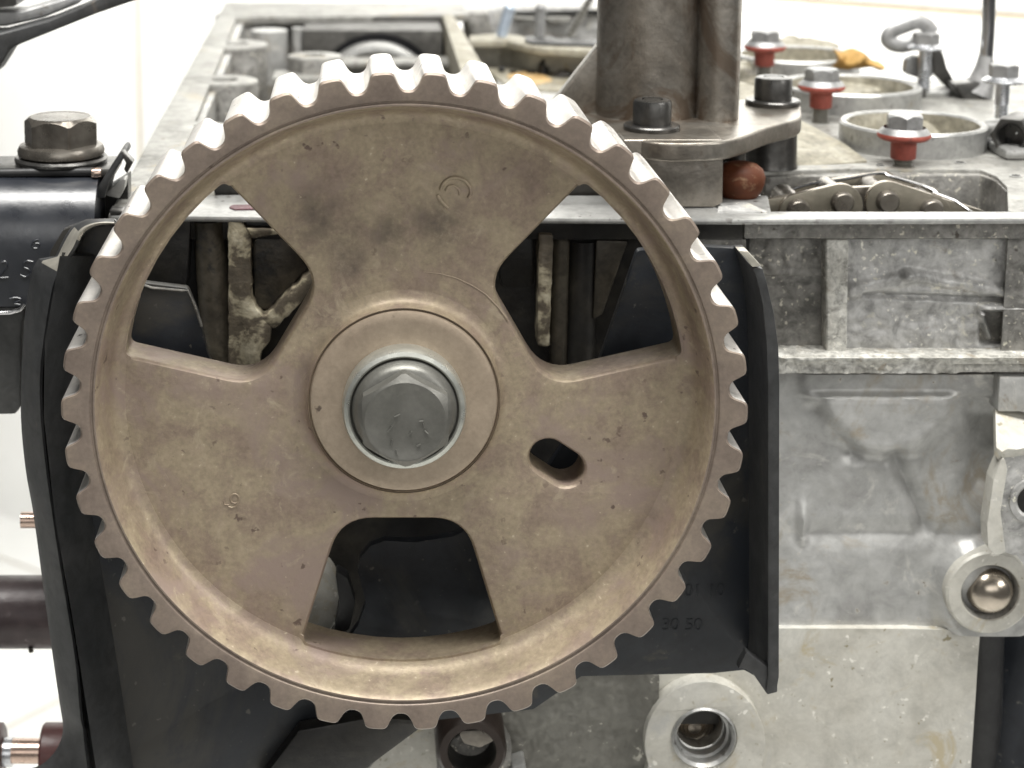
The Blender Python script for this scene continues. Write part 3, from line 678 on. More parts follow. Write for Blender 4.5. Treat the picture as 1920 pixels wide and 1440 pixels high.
# ribs seen through the left window
m_ = MB(); c0, c1 = W(392, 412, 5.8), W(412, 700, 5.8)
m_.tube([c0, c1], 0.36, 20).build('rib', 'grime_brown', head)
pxprism(jag([(427, 408), (450, 408), (470, 440), (472, 560), (486, 588), (512, 612), (506, 640), (490, 660), (486, 690), (428, 690)], 3), 5.35, YB + .1).build('rib', 'corroded', head, bevel=0.06)
pxprism([(424, 408), (520, 408), (640, 500), (640, 470), (560, 404), (540, 404)], 5.5, YB + .1).build('rib', 'grime_brown', head, bevel=0.05)
pxprism(jag([(462, 428), (525, 430), (534, 438), (470, 446)], 4), 5.3, 5.6).build('rib', 'corroded', head, bevel=0.05)
pxprism(jag([(484, 598), (500, 590), (575, 516), (586, 504), (606, 525), (580, 552), (515, 618)], 4.5), 5.35, YB + .1).build('rib', 'corroded', head, bevel=0.08)
pxprism(rounded([(474, 448), (540, 446), (600, 490), (570, 510), (500, 582), (478, 574)], 14), 5.75, YB + .1).build('pocket_floor', 'grime_brown', head, bevel=.06)
pxprism([(240, 408), (360, 408), (352, 540), (240, 530)], 5.5, YB + .1).build('rib', 'grime', head, bevel=.15)
# ribs seen through the right window
pxprism(jag([(1010, 440), (1038, 440), (1030, 650), (1008, 650)], 2.5), 5.4, YB + .1).build('rib', 'corroded', head, bevel=.05)
m_ = MB(); m_.tube([W(1052, 440, 5.9), W(1046, 690, 5.9)], 0.2, 14).build('rib', 'grime_brown', head)
m_ = MB(); m_.tube([W(1092, 450, 6.0), W(1086, 690, 6.0)], 0.33, 18).build('rib', 'grime', head)
pxprism([(1118, 450), (1178, 452), (1130, 590), (1112, 600)], 5.7, YB + .1).build('rib', 'grime_brown', head, bevel=.06)
pxprism([(1300, 448), (1400, 448), (1400, 500), (1300, 500)], 5.7, YB).build('rib', 'alu_dirty', head, bevel=.06)
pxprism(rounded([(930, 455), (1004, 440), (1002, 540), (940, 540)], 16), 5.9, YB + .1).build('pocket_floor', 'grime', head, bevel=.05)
# ---- right of the plate: upper panel
def h_up(px, py):
    h = nz(px, py, 34, .05, 3) + nz(px, py, 12, .022, 7)
    h += 0.16 * smooth01(0, 14, 14 - abs(px - 1574))                      # crusted vertical rib
    h += 0.10 * strip(px, py, 1600, 545, 1700, 520, 13, 8) + .12 * strip(px, py, 1700, 515, 1960, 560, 10, 8)
    h -= 0.12 * strip(px, py, 1620, 552, 1960, 566, 5, 4)
    h += 0.22 * smooth01(560, 575, py) * smooth01(1820, 1850, px) * (1 - smooth01(585, 592, py))
    h -= 0.28 * smooth01(1833, 1848, px) * smooth01(576, 584, py) * (1 - smooth01(640, 652, py)) 
    h += 0.25 * strip(px, py, 1842, 590, 1858, 634, 6, 5)
    h -= 0.35 * smooth01(1904, 1912, px) * smooth01(576, 584, py) * (1 - smooth01(640, 652, py))
    return h
relief(1556, 448, 1990, 668, 5.95, h_up, 150, 76, 'upper_panel', 'alu', head)
pxprism([(1548, 448), (1592, 448), (1588, 664), (1550, 664)], 5.72, 6.3).build('crusted_rib', 'alu_crust', head, bevel=.07, seg=3)
# pocket left of it
def h_pk(px, py): return nz(px, py, 26, .06, 9) + nz(px, py, 9, .03, 2) - 1.5 * smooth01(516, 526, py) * (1 - smooth01(1532, 1546, px)) * (1 - smooth01(640, 660, py)) * (1 - .25 * smooth01(570, 590, py)) + .15 * bump2(px, py, 1470, 590, 40, 12, .4)
relief(1392, 448, 1558, 668, 6.1, h_pk, 70, 80, 'upper_pocket', 'alu_dirty', head)
# ledge at the head joint
def h_ld(px, py): return nz(px, py, 18, .06, 4) + nz(px, py, 7, .03, 12) + .12 * strip(px, py, 1470, 668, 1990, 664, 10, 9) - .10 * smooth01(1780, 1810, px) * smooth01(676, 682, py)
LZ0, LZ1 = W(960, 699, 5.45).z, W(960, 672, 5.45).z
relief(1392, 668, 1990, 700, 5.45, h_ld, 190, 14, 'joint_ledge', 'alu_crust', head)
MB().prism([W(x, 668, 5.45) + Vector((0, dy, .03)) for x, dy in ((1392, -.03), (1990, -.03), (1990, 1.3), (1392, 1.3))], (0, 0, -.2)).build('ledge_top', 'alu_crust', head, bevel=.03)
# ---- top of the head to the right: chain pocket and deck behind
zprism([(1436, 322), (1590, 316), (1838, 318), (1868, 330), (1888, 350), (1890, 396), (1990, 396), (1990, 150), (1380, 150), (1340, 322)], ZD - .015, ZD - 0.2).build('rear_deck', 'deck', head, bevel=.04)
a = WZ(1436, 324, ZD); b = WZ(1838, 320, ZD); c = WZ(1888, 352, ZD); e = WZ(1892, 398, ZD)
MB().prism([(p.x, p.y, ZD - .1) for p in (a, b, WZ(1868, 332, ZD), c, e)] + [(p.x, p.y, ZD - .1) for p in (e + Vector((2, 0, 0)), c + Vector((2, .5, 0)), b + Vector((.5, .6, 0)), a + Vector((0, .6, 0)))], (0, 0, -4)).build('chain_pocket_wall', 'alu_dirty', head, bevel=.05)
MB().box((W(1436, 400, 6.3).x - 2, 6.4, ZD - 4), (e.x + 1, 10.6, ZD - 3.2)).build('chain_pocket_floor', 'grime', head)
MB().box((W(1436, 420, 6.0).x - 3.5, 6.15, ZD - 4), (xr, 6.4, ZD - .42)).build('front_inner_wall', 'alu_dirty', head)
for (x, y, r) in ((1470, 306, 9), (1800, 305, 11), (1905, 330, 12), (1650, 309, 7)):
    c = WZ(x, y, ZD); k = K(c)
    MB().lathe([(r / k, -.1), (r / k, .012), (r / k * .7, .014), (r / k * .66, -.004), (.01, -.006)], c, 'z', 24, mfun=lambda j: 0 if j < 2 else 1).build('bolt_hole', ['machined', 'grime'], head)
# sloping sand-cast shoulder beside the post
sl = [W(1495, 222, 14.5), W(1530, 240, 14.2), W(1585, 268, 12.8), W(1628, 300, 11.2), W(1495, 312, 10.8), W(1385, 250, 13.0), W(1385, 150, 19), W(1420, 160, 18)]
m_ = MB(); n = len(sl)
m_.add(sl + [Vector((p.x, p.y, ZD - .2)) for p in sl], [list(range(n)), [n + i for i in range(n)][::-1]] + [[i, (i + 1) % n, n + (i + 1) % n, n + i] for i in range(n)])
m_.build('cast_shoulder', 'beige', head, bevel=.08)
# injector wells: cups rising from the deck
def well(px, py, rx, h, ri, zoff=0.0, inner='beige'):
    c0 = WZ(px, py, ZD + h); r = rx / K(c0)
    MB().lathe([(r, -h - .3), (r, -.06), (r - .05, 0), (r * ri + .06, 0), (r * ri, -.05), (r * ri * .97, -h * 1.1), (.01, -h * 1.1)], c0, 'z', 72, mfun=lambda j: 0 if j < 4 else 1).build('injector_well', ['machined', inner], head)
    return c0.y - r
wf1 = well(1712, 228, 134, 0.62, .90)
wf2 = well(1592, 157, 132, 0.62, .88)
wf3 = well(1492, 100, 118, 0.62, .86)
# hummocks inside the wells
def lump(name, px, py, z, rx, ry, h, mat, parent, seed=0, rough_=.25, n=20):
    c = WZ(px, py, z); k = K(c); vs = []; fs = []; m = 9
    for j in range(m + 1):
        t = j / m * math.pi / 2
        for i in range(n):
            a = 2 * math.pi * i / n
            q = 1 + rough_ * mnoise.noise(Vector((math.cos(a) * 1.3 + seed, math.sin(a) * 1.3, t * 1.5)))
            vs.append(c + Vector((rx / k * math.cos(a) * math.cos(t) * q, ry / k * math.sin(a) * math.cos(t) * q, h * math.sin(t) * q)))
    fs = [[j * n + i, j * n + (i + 1) % n, (j + 1) * n + (i + 1) % n, (j + 1) * n + i] for j in range(m) for i in range(n)] + [list(range(n))[::-1]]
    return MB().add(vs, fs).build(name, mat, parent, smooth=50)
lump('sealant_mound', 1715, 244, ZD, 100, 80, .42, 'beige', head, 1)
lump('sealant_mound', 1600, 172, ZD, 95, 80, .45, 'beige', head, 4)
lump('sealant_mound', 1500, 108, ZD, 90, 80, .6, 'beige', head, 7, .4)
lump('sealant_mound', 1405, 150, ZD, 40, 90, .5, 'beige', head, 9, .4)
MB().box(WZ(1900, 300, ZD) + Vector((-.2, 0, 0)), WZ(1990, 262, ZD) + Vector((0, 0, .25))).build('right_pad', 'machined', head, bevel=.1)

# ================================================================== ENGINE BLOCK (below the joint)
block = thing('engine_block', 'grey and cream cast engine block under the cylinder head joint', 'engine block', W(1600, 1430, 6))
def h_lo(px, py):
    h = nz(px, py, 60, .04, 5) + nz(px, py, 14, .012, 8)
    h += .10 * smooth01(1490, 1520, px) * (1 - smooth01(738, 746, py)) * (1 - smooth01(1876, 1882, px))
    bx, by = 1655, 740
    d = math.hypot((px - bx) / 140, (py - by) / 118)
    h += .28 * (1 - smooth01(.72, 1.12, d)) * smooth01(728, 748, py)
    h -= .22 * strip(px, py, 1530, 770, 1600, 850, 8, 24) + .10 * strip(px, py, 1600, 850, 1690, 864, 6, 24)
    h -= .30 * strip(px, py, 1680, 856, 1735, 985, 7, 22)
    h -= .26 * smooth01(1790, 1850, px) * smooth01(735, 790, py) * (1 - smooth01(1000, 1060, py))
    h -= .12 * strip(px, py, 1500, 1002, 1800, 1002, 12, 22)
    h += .15 * strip(px, py, 1505, 700, 1505, 1010, 8, 10) * smooth01(900, 980, py)
    h += .32 * bump2(px, py, 1850, 1112, 100, 100, .16) + .25 * strip(px, py, 1800, 1060, 1850, 960, 30, 30)
    return h
relief(1392, 700, 1990, 1182, 5.9, h_lo, 160, 130, 'cast_face', 'alu_grey', block)
MB().box((W(1870, 705, 5.6).x, 5.45, W(1870, 768, 5.6).z), (xr, 6.2, W(1870, 703, 5.6).z)).build('corner_block', 'alu_grey', block, bevel=.05)
# cream machined plate, lower right
cp = [(1000, 1250), (1250, 1250), (1400, 1181), (1836, 1181), (1834, 1215), (1828, 1300), (1822, 1400), (1818, 1475), (1000, 1475)]
holed([(1225, 1475), (1225, 1260), (1395, 1178), (1700, 1179), (1838, 1183), (1834, 1230), (1829, 1310), (1823, 1400), (1818, 1475)], [(1330, 1384, 62)], 5.72, 6.5).build('machined_face', 'cream', block, bevel=0)
MB().box((W(1392, 1000, 6.5).x, 7.2, -12), (W(1800, 1100, 6.6).x, 9, W(1500, 700, 6.6).z)).build('block_core', 'alu_dirty', block)
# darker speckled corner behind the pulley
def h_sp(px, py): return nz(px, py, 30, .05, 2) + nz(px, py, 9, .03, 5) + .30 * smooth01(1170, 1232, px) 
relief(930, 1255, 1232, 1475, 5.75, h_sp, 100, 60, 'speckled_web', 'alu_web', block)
# threaded boss
c = W(1320, 1385, 5.26); k = K(c)
crg = MB().lathe([(62 / k, .3), (61 / k, .02), (58 / k, -.02), (55 / k, .03), (53 / k, .06), (52 / k, .28), (47 / k, .3), (46 / k, .5), (44 / k, .52)], c, 'y', 64, cap=False).build('chamfer_ring', 'machined', block)
th = []
for i in range(8): th += [(44 / k, .55 + i * .13), (40 / k, .61 + i * .13)]
MB().lathe(th + [(44 / k, 1.7), (.01, 1.75)], c, 'y', 48, cap=False).build('thread', 'oil_steel', crg)
holed([(1205, 1475)] + [(1322 + 113 * math.cos(a_), 1395 - 117 * math.sin(a_)) for a_ in [math.radians(200 - 10 * k) for k in range(23)]] + [(1436, 1475)], [(1322, 1385, 60)], 5.3, 5.72).build('boss_pad', 'cream', block, bevel=0.03)
c2 = W(1303, 1366, 6.1); k2 = K(c2)
MB().lathe([(.01, 0), (12 / k2, .02), (14 / k2, .07), (17 / k2, .01), (19 / k2, .07), (23 / k2, .02), (25 / k2, .08), (29 / k2, .03), (31 / k2, .1), (35 / k2, .05), (37 / k2, .4)], c2, 'y', 48, cap=False).build('threaded_seat', 'copper_steel', crg)
# ring boss with a steel ball plug
c = W(1857, 1112, 5.32); k = K(c)
MB().lathe([(84 / k, .9), (82 / k, .05), (78 / k, 0), (56 / k, 0), (54 / k, .03), (51 / k, .1), (49 / k, .14), (48 / k, .6), (.01, .6)], c, 'y', 72, mfun=lambda j: 0 if j < 4 else 1).build('ring_boss', ['cream', 'alu_dirty'], block); ringb = [o_ for o_ in block.children if o_.name.startswith('ring_boss')][0]
bmn = MB(); vs = []
bc = W(1858, 1110, 5.42); rb = 44 / K(bc)
for j in range(13):
    t = math.pi * j / 12
    for i in range(32): vs.append(bc + Vector((rb * math.sin(t) * math.cos(2 * math.pi * i / 32), -rb * .8 * math.cos(t) + .1, rb * math.sin(t) * math.sin(2 * math.pi * i / 32))))
bmn.add(vs, [[j * 32 + i, j * 32 + (i + 1) % 32, (j + 1) * 32 + (i + 1) % 32, (j + 1) * 32 + i] for j in range(12) for i in range(32)]).build('ball_plug', 'copper_steel', ringb, smooth=80)
# lug at the right margin, its sloped top face catching the lamps
up_ = [(1866, 757), (1892, 764), (1930, 776), (1990, 796)]; dn_ = [(1990, 836), (1925, 839), (1905, 843), (1890, 844), (1878, 850), (1868, 838)]
tp = [W(x, y, 5.75) for x, y in up_] + [W(x, y, 4.55) for x, y in dn_]
m_ = MB(); m_.prism(tp, (0, .12, -.22))
m_.build('lug_top', 'cream', block, bevel=.03)
pxprism(rounded([(1880, 850), (1990, 838), (1990, 1045), (1900, 1042), (1876, 1034), (1870, 960), (1878, 900)], 8), 4.67, 5.1).build('lug_face', 'alu', block, bevel=.05)
pxprism(rounded([(1882, 853), (1863, 900), (1851, 985), (1853, 1026), (1866, 1042), (1886, 1036), (1876, 960), (1889, 880)], 7), 4.55, 5.0).build('lug_ridge', 'cream', block, bevel=.08, seg=3)
c = W(1936, 938, 4.67); k = K(c)
MB().lathe([(46 / k, .1), (44 / k, -.06), (34 / k, -.07), (30 / k, -.02), (29 / k, -.01), (.01, -.008)], c, 'y', 48, mfun=lambda j: 0 if j < 4 else 1).build('lug_eye', ['alu', 'grime'], block)
# grey-green casting and sleeve under the pulley
pxprism([(560, 1475), (690, 1440), (800, 1330), (960, 1320), (1010, 1475)], 6.6, 8).build('rear_casting', 'cream', block, bevel=.05)
c = W(885, 1410, 4.6); k = K(c)
MB().lathe([(68 / k, 2.0), (66 / k, .1), (60 / k, 0), (46 / k, 0), (42 / k, .08), (40 / k, 1.3), (.01, 1.3)], c, 'y', 48, mfun=lambda j: 0 if j < 3 else 1).build('bolt_sleeve', ['sleeve', 'grime'], block)
pxprism(rounded([(822, 1475), (818, 1415), (850, 1385), (930, 1340), (960, 1400), (960, 1475)], 18), 5.3, 6.6).build('sleeve_housing', 'alu_dirty', block, bevel=.12)
lump_c = W(890, 1378, 4.5)
pxprism(rounded([(858, 1372), (920, 1368), (928, 1388), (900, 1402), (870, 1394)], 8), 4.62, 4.9).build('sleeve_key', 'oil_steel', block, bevel=.05)
pxprism(rounded([(960, 1438), (985, 1430), (992, 1475), (955, 1475)], 6), 5.2, 5.9).build('bright_dowel', 'machined', block, bevel=.05)
# pale casting glimpsed through the bottom window
def h_gl(px, py): return nz(px, py, 12, .1, 3)
pxprism(jag([(606, 1068), (626, 1086), (637, 1120), (634, 1160), (612, 1188), (570, 1200), (570, 1080)], 6), 4.3, 5.2).build('inner_casting', 'cream', block, bevel=.1, seg=3)
pxprism(rounded([(628, 1070), (652, 1085), (666, 1130), (655, 1180), (625, 1195), (636, 1130)], 8), 3.75, 4.2).build('rubber_lip', 'rubber_black', block, bevel=.08)

# dark hose lower right
hose = thing('coolant_hose', 'dark rubber hose showing beneath the ring boss at the lower right', 'hose', W(1900, 1430, 9))
MB().tube([W(1990, 1110, 9.5), W(1925, 1250, 9.3), W(1890, 1360, 9), W(1870, 1500, 8.6)], 1.5, 24).build('hose_body', 'black_paint', hose, smooth=60)
MB().tube([W(1842, 1150, 8), W(1838, 1330, 8), W(1830, 1480, 8)], .5, 16).build('hose_clip', 'rubber_black', hose, smooth=60)

# ================================================================== UPRIGHT POST BRACKET
YT = 9.3
post = thing('post_bracket', 'oily brownish cast upright tube with bolted flange standing on the head', 'bracket', WZ(1268, 385, ZD))
kT = K(W(1250, 150, YT))
def xcm(px, Y=YT): return W(px, 200, Y).x
zt = W(1250, -420, YT).z; zfl_ = W(1250, 232, YT).z
cx_ = W(1215, 200, YT + .4)
r1 = 95 / kT
# tube: lobed section (round front lobe + narrower right column), swept up with slight draft
sec = []
A_ = W(1216, 200, YT); rA = 97 / kT; Bp = W(1338, 200, YT - .05); rB = 40 / kT
for t in range(29):
    a = math.radians(70 + 258 * t / 28); sec.append((A_.x + rA * math.cos(a), A_.y + .25 + rA * math.sin(a)))
for t in range(21):
    a = math.radians(-150 + 250 * t / 20); sec.append((Bp.x + rB * math.cos(a), Bp.y - .35 + rB * 1.15 * math.sin(a)))
m_ = MB(); m_.prism([(x, y, zfl_ - .1) for x, y in sec], (0, 0, zt - zfl_ + .1)); m_.build('tube', 'oiled', post, bevel=0, smooth=50)
# flange plate
zF = W(1250, 262, YT - 1.6).z
fl = [(1066, 205), (1120, 200), (1200, 196), (1400, 186), (1490, 193), (1502, 205), (1496, 222), (1440, 238), (1385, 258), (1340, 266), (1250, 268), (1190, 260), (1130, 240)]
zT = WZ(1250, 240, 0); 
ZF = W(1250, 262, 6.2).z
m_ = MB(); pts = [WZ(x, y, ZF) for x, y in spline(fl, 5)]
m_.prism(pts, (0, 0, -.42)).build('flange', 'oiled', post, bevel=.07, seg=3, smooth=50)
# gusset
m_ = MB(); m_.prism([W(1124, 82, 9.5), W(1124, 236, 9.5), W(1010, 236, 9.5), W(1012, 222, 9.5), W(1040, 190, 9.5)], (0, .45, 0)).build('gusset', 'oiled', post, bevel=.05)
# leg block below the flange
pxprism(rounded([(1168, 262), (1357, 262), (1355, 380), (1340, 389), (1195, 389), (1172, 380)], 6), 6.15, 8.8).build('leg', 'oiled', post, bevel=.12, seg=3)
zprism([(1345, 395), (1348, 380), (1400, 378), (1440, 396)], ZD + .04, ZD - .1).build('foot', 'alu', post, bevel=.03)
pxprism([(1352, 258), (1402, 252), (1402, 345), (1352, 345)], 8.6, 9.2).build('back_web', 'grime', post, bevel=.03)
pxprism([(1120, 266), (1175, 262), (1180, 320), (1150, 330)], 7.2, 8.2).build('leg_web', 'grime_brown', post, bevel=.06)

def socket_screw(label, px, py, rhead, hh):
    c = WZ(px, py, ZF + .1); k = K(c); r = rhead / k; h = hh / k
    t = thing('socket_screw', label, 'screw', c, 'socket screws holding the post flange')
    MB().lathe([(r * .98, 0), (r, h * .25), (r, h * .86), (r * .93, h * .97), (r * .82, h), (r * .55, h)], c, 'z', 48, cap=False).build('cap_head', 'dark_steel', t); caph = t.children[0]
    q = []
    m2 = MB(); R6 = r * .52
    top = [c + Vector((R6 * math.cos(math.pi / 3 * i), R6 * math.sin(math.pi / 3 * i), h * .995)) for i in range(6)]
    m2.prism(top, (0, 0, -h * .5))
    m2.build('hex_socket', 'grime', caph)
    ring = [c + Vector((r * .56 * math.cos(2 * math.pi * i / 48), r * .56 * math.sin(2 * math.pi * i / 48), h * 1.0)) for i in range(48)]
    MB().lathe([(r * .8, 0), (r * 1.42, 0), (r * 1.46, .03), (r * 1.46, .1), (r * 1.4, .13), (r * .9, .13)], c + Vector((0, 0, -.1)), 'z', 48, cap=False).build('washer', 'dark_steel', t)
    return t
socket_screw('dark oily socket screw in the flange directly in front of the tall tube', 1222, 235, 36, 50)
socket_screw('black socket screw with pale worn top at the right end of the flange', 1449, 188, 35, 45)

spacer = thing('spacer_post', 'dark grey round spacer post under the right end of the flange', 'spacer', W(1445, 330, 8.4))
cS = WZ(1447, 196, ZF); cS.z = ZD; kS = K(cS)
MB().lathe([(52 / kS, 0), (50 / kS, .1), (48 / kS, ZF - .42 - ZD)], cS, 'z', 48).build('spacer_body', 'dark_steel', spacer)
MB().tube([W(1382, 240, 8.6), W(1382, 330, 8.6)], .2, 20).build('spacer_stud', 'dark_steel', spacer)

plug = thing('rubber_plug', 'orange brown rubber bulb between the tube leg and the chain', 'plug', WZ(1392, 388, ZD))
cq = W(1386, 348, 7.4); kq = K(cq)
prof = [(.01, -44 / kq), (16 / kq, -41 / kq), (30 / kq, -28 / kq), (41 / kq, -10 / kq), (47 / kq, 6 / kq), (48 / kq, 18 / kq), (43 / kq, 32 / kq), (32 / kq, 41 / kq), (18 / kq, 45 / kq), (.01, 46 / kq)]
MB().lathe(prof, cq, 'z', 40).build('bulb', 'rubber_orange', plug, smooth=60)

# ================================================================== TIMING CHAIN
chain = thing('timing_chain', 'oily brown timing chain arching out of the pocket behind the deck edge', 'chain', W(1620, 395, 8))
def link(x0, y0, x1, y1, r0, r1, Y, name, mat, t=.2):
    pts = []; a = math.atan2(y1 - y0, x1 - x0)
    for k in range(13): th_ = a + math.pi / 2 + math.pi * k / 12; pts.append((x0 + r0 * math.cos(th_), y0 + r0 * math.sin(th_)))
    pts.append(((x0 + x1) / 2 + math.sin(a) * -(r0 * .86), (y0 + y1) / 2 + r0 * .86))
    for k in range(13): th_ = a - math.pi / 2 + math.pi * k / 12; pts.append((x1 + r1 * math.cos(th_), y1 + r1 * math.sin(th_)))
    pts = pts[:13] + pts[14:]
    q = pxprism(pts, Y, Y + t); q.m[2:] = [1] * (len(q.m) - 2)
    q.build(name, [mat, 'copper_steel'], chain, bevel=.03)
link(1498, 400, 1578, 386, 36, 41, 7.6, 'link_plate', 'chain')
link(1666, 382, 1750, 402, 42, 35, 7.6, 'link_plate', 'chain')
link(1580, 384, 1666, 379, 31, 31, 8.1, 'inner_plate', 'oil_steel')
link(1420, 408, 1496, 396, 31, 31, 7.8, 'inner_plate', 'chain')
link(1750, 398, 1830, 422, 30, 30, 7.8, 'inner_plate', 'chain')
for (x, y) in ((1497, 394), (1580, 380), (1665, 378), (1748, 394)):
    c = W(x, y, 7.55); k = K(c)
    MB().lathe([(.01, -.12), (17 / k, -.12), (20 / k, -.08), (22 / k, 0), (22 / k, 1.6)], c, 'y', 28).build('pin', 'oil_steel', chain)
# far row of plates seen edge-on above
link(1470, 384, 1560, 366, 26, 29, 9.0, 'far_plate', 'chain')
link(1560, 366, 1660, 352, 29, 29, 9.2, 'far_plate', 'chain')
link(1655, 352, 1745, 378, 27, 26, 9.0, 'far_plate', 'chain')
MB().tube([W(x, y, 8.9) for x, y in spline([(1468, 360), (1520, 345), (1570, 338), (1650, 325), (1668, 330), (1740, 352), (1760, 365)], 4, False)], .035, 8).build('guide_rim', 'chrome', chain)
MB().tube([W(x, y, 7.7) for x, y in [(1748, 360), (1790, 376), (1822, 398)]], .03, 8).build('guide_rim', 'chrome', chain)

# ================================================================== LOOSE BOLTS ON THE HEAD
def thread_prof(r, z0, z1, p):
    out = []; z = z0; n = int(round((z1 - z0) / p))
    for i in range(n): out += [(r, z0 + i * p), (r, z0 + i * p + p * .25), (r * .86, z0 + i * p + p * .5), (r * .86, z0 + i * p + p * .7)]
    out.append((r, z1)); return out
def copy_thing(root, loc, label, rz=0, tilt=(0, 0)):
    r = root.copy(); col.objects.link(r); r.location = Vector(loc) * S; r.rotation_euler = (tilt[0], tilt[1], rz); r['label'] = label
    for ch in [c for c in root.children]:
        c = ch.copy(); col.objects.link(c); c.parent = r
        for g_ in ch.children:
            d_ = g_.copy(); col.objects.link(d_); d_.parent = c
    return r
RBG = 'grey hex bolts with red sealant standing in the head'
# the red bolt is built about the middle of its flange underside, thread downwards
cC = W(1695, 258, min(wf1 - .66, WZ(1697, 301, ZD).y))
rbolt = thing('flange_bolt', 'red collared hex bolt nearest the chain pocket, sunk to its red shank', 'bolt', cC, RBG)
T0 = lambda x, y, h: cC + Vector((x, y, h))
m_ = MB(); hex_head(m_, .46, .22, .58, .07, T0, rot=.35); m_.build('hex_head', 'bolt_grey', rbolt, smooth=24)
MB().lathe([(.5, .26), (.56, .2), (.62, .12)], cC, 'z', 40, cap=False).build('flange_top', 'bolt_grey', rbolt)
MB().lathe([(.62, .12), (.64, .07), (.63, .02), (.55, -.04), (.4, -.07), (.31, -.1), (.30, -.5), (.27, -.52)], cC, 'z', 40, cap=False).build('sealant_collar', 'red', rbolt)
MB().lathe([(.27, -.5)] + thread_prof(.235, -1.05, -.51, .075)[::-1] + [(.01, -1.05)], cC, 'z', 32, cap=False).build('thread', 'thread', rbolt)
cBb = W(1540, 167, wf2 - .7)
copy_thing(rbolt, cBb, 'red collared hex bolt standing tallest with bare thread beside the pale shoulder', rz=.5)
cAa = W(1434, 92, wf3 - .7)
copy_thing(rbolt, cAa, 'red collared hex bolt farthest back, just right of the tall tube', rz=.1)
# bright plated bolts
cE = W(1881, 152, WZ(1882, 246, ZD).y)
sbolt = thing('plated_bolt', 'long silver hex bolt at the right margin standing in front of the chrome rod', 'bolt', cE, 'silver plated bolts standing in the head')
T0 = lambda x, y, h: cE + Vector((x, y, h))
m_ = MB(); hex_head(m_, .40, .1, .46, .05, T0, rot=.45); m_.build('hex_head', 'bolt_grey', sbolt, smooth=24)
MB().lathe([(.38, .13), (.5, .06), (.545, .02), (.54, -.03), (.2, -.06)], cE, 'z', 40, cap=False).build('flange', 'silver', sbolt)
MB().lathe([(.01, -1.6)] + thread_prof(.19, -1.6, -.62, .07) + [(.185, -.6), (.185, -.04)], cE, 'z', 32, cap=False).build('shank', 'silver', sbolt)
cD = W(1735, 90, WZ(1735, 178, ZD).y)
copy_thing(sbolt, cD, 'silver hex bolt through the hooked dark strap and grey clamp', rz=.2)

# clamp under that bolt
clamp = thing('clamp_piece', 'grey flat clamp and spring washer under the strapped silver bolt', 'clamp', W(1730, 205, WZ(1735, 178, ZD).y - .8))
yc = WZ(1735, 178, ZD).y
pxprism(rounded([(1688, 160), (1700, 158), (1772, 178), (1778, 196), (1700, 190), (1690, 182)], 4), yc - .5, yc + .5).build('clamp_arm', 'dark_steel', clamp, bevel=.06)
MB().lathe([(.01, 0), (.55, 0), (.58, .06), (.58, .22), (.5, .28), (.01, .28)], W(1745, 182, yc), 'z', 36).build('clamp_nut', 'machined', clamp)
MB().lathe([(.2, 0), (.78, 0), (.8, .06), (.74, .1), (.2, .12)], W(1740, 206, yc - .4), 'z', 36).build('spring_washer', 'dark_steel', clamp)
# hooked strap
strap = thing('hooked_strap', 'dark grey bent strap hooked round a silver bolt with a long flat leg', 'strap', W(1830, 225, yc - .5))
pp = [W(x, y, yc + .3) for x, y in spline([(1742, 84), (1715, 82), (1690, 86), (1672, 82), (1664, 72), (1672, 60), (1700, 48), (1722, 42), (1738, 48), (1748, 62)], 5, False)]
MB().tube(pp, .12, 12, flat=1.8).build('hook', 'bolt_grey', strap, smooth=60)
pxprism([(1745, 58), (1752, 62), (1770, 104), (1776, 128), (1830, 222), (1800, 225), (1782, 170), (1752, 140), (1746, 96)], yc + .25, yc + .5).build('leg', 'dark_steel', strap, bevel=.04)
pxprism(rounded([(1700, 112), (1716, 104), (1748, 110), (1752, 146), (1720, 146), (1696, 138)], 10), yc + .3, yc + .7).build('loop_end', 'bolt_grey', strap, bevel=.08)

# chrome rod
rod = thing('chrome_rod', 'polished chrome rod rising from a flared foot at the right rear', 'rod', W(1845, 210, 21))
MB().tube([W(1868, -420, 21), W(1853, 60, 21), W(1849, 108, 21)], [.2, .2, .21], 28).build('rod', 'chrome', rod, smooth=60)
MB().tube([W(1849, 104, 21), W(1846, 125, 21), W(1842, 150, 21), W(1830, 175, 21)], [.21, .27, .38, .5], 28).build('flared_foot', 'bolt_grey', rod, smooth=60)
pxprism([(1790, 158), (1838, 152), (1852, 215), (1832, 228), (1800, 175)], 20.6, 21.5).build('foot_plate', 'dark_steel', rod, bevel=.08)

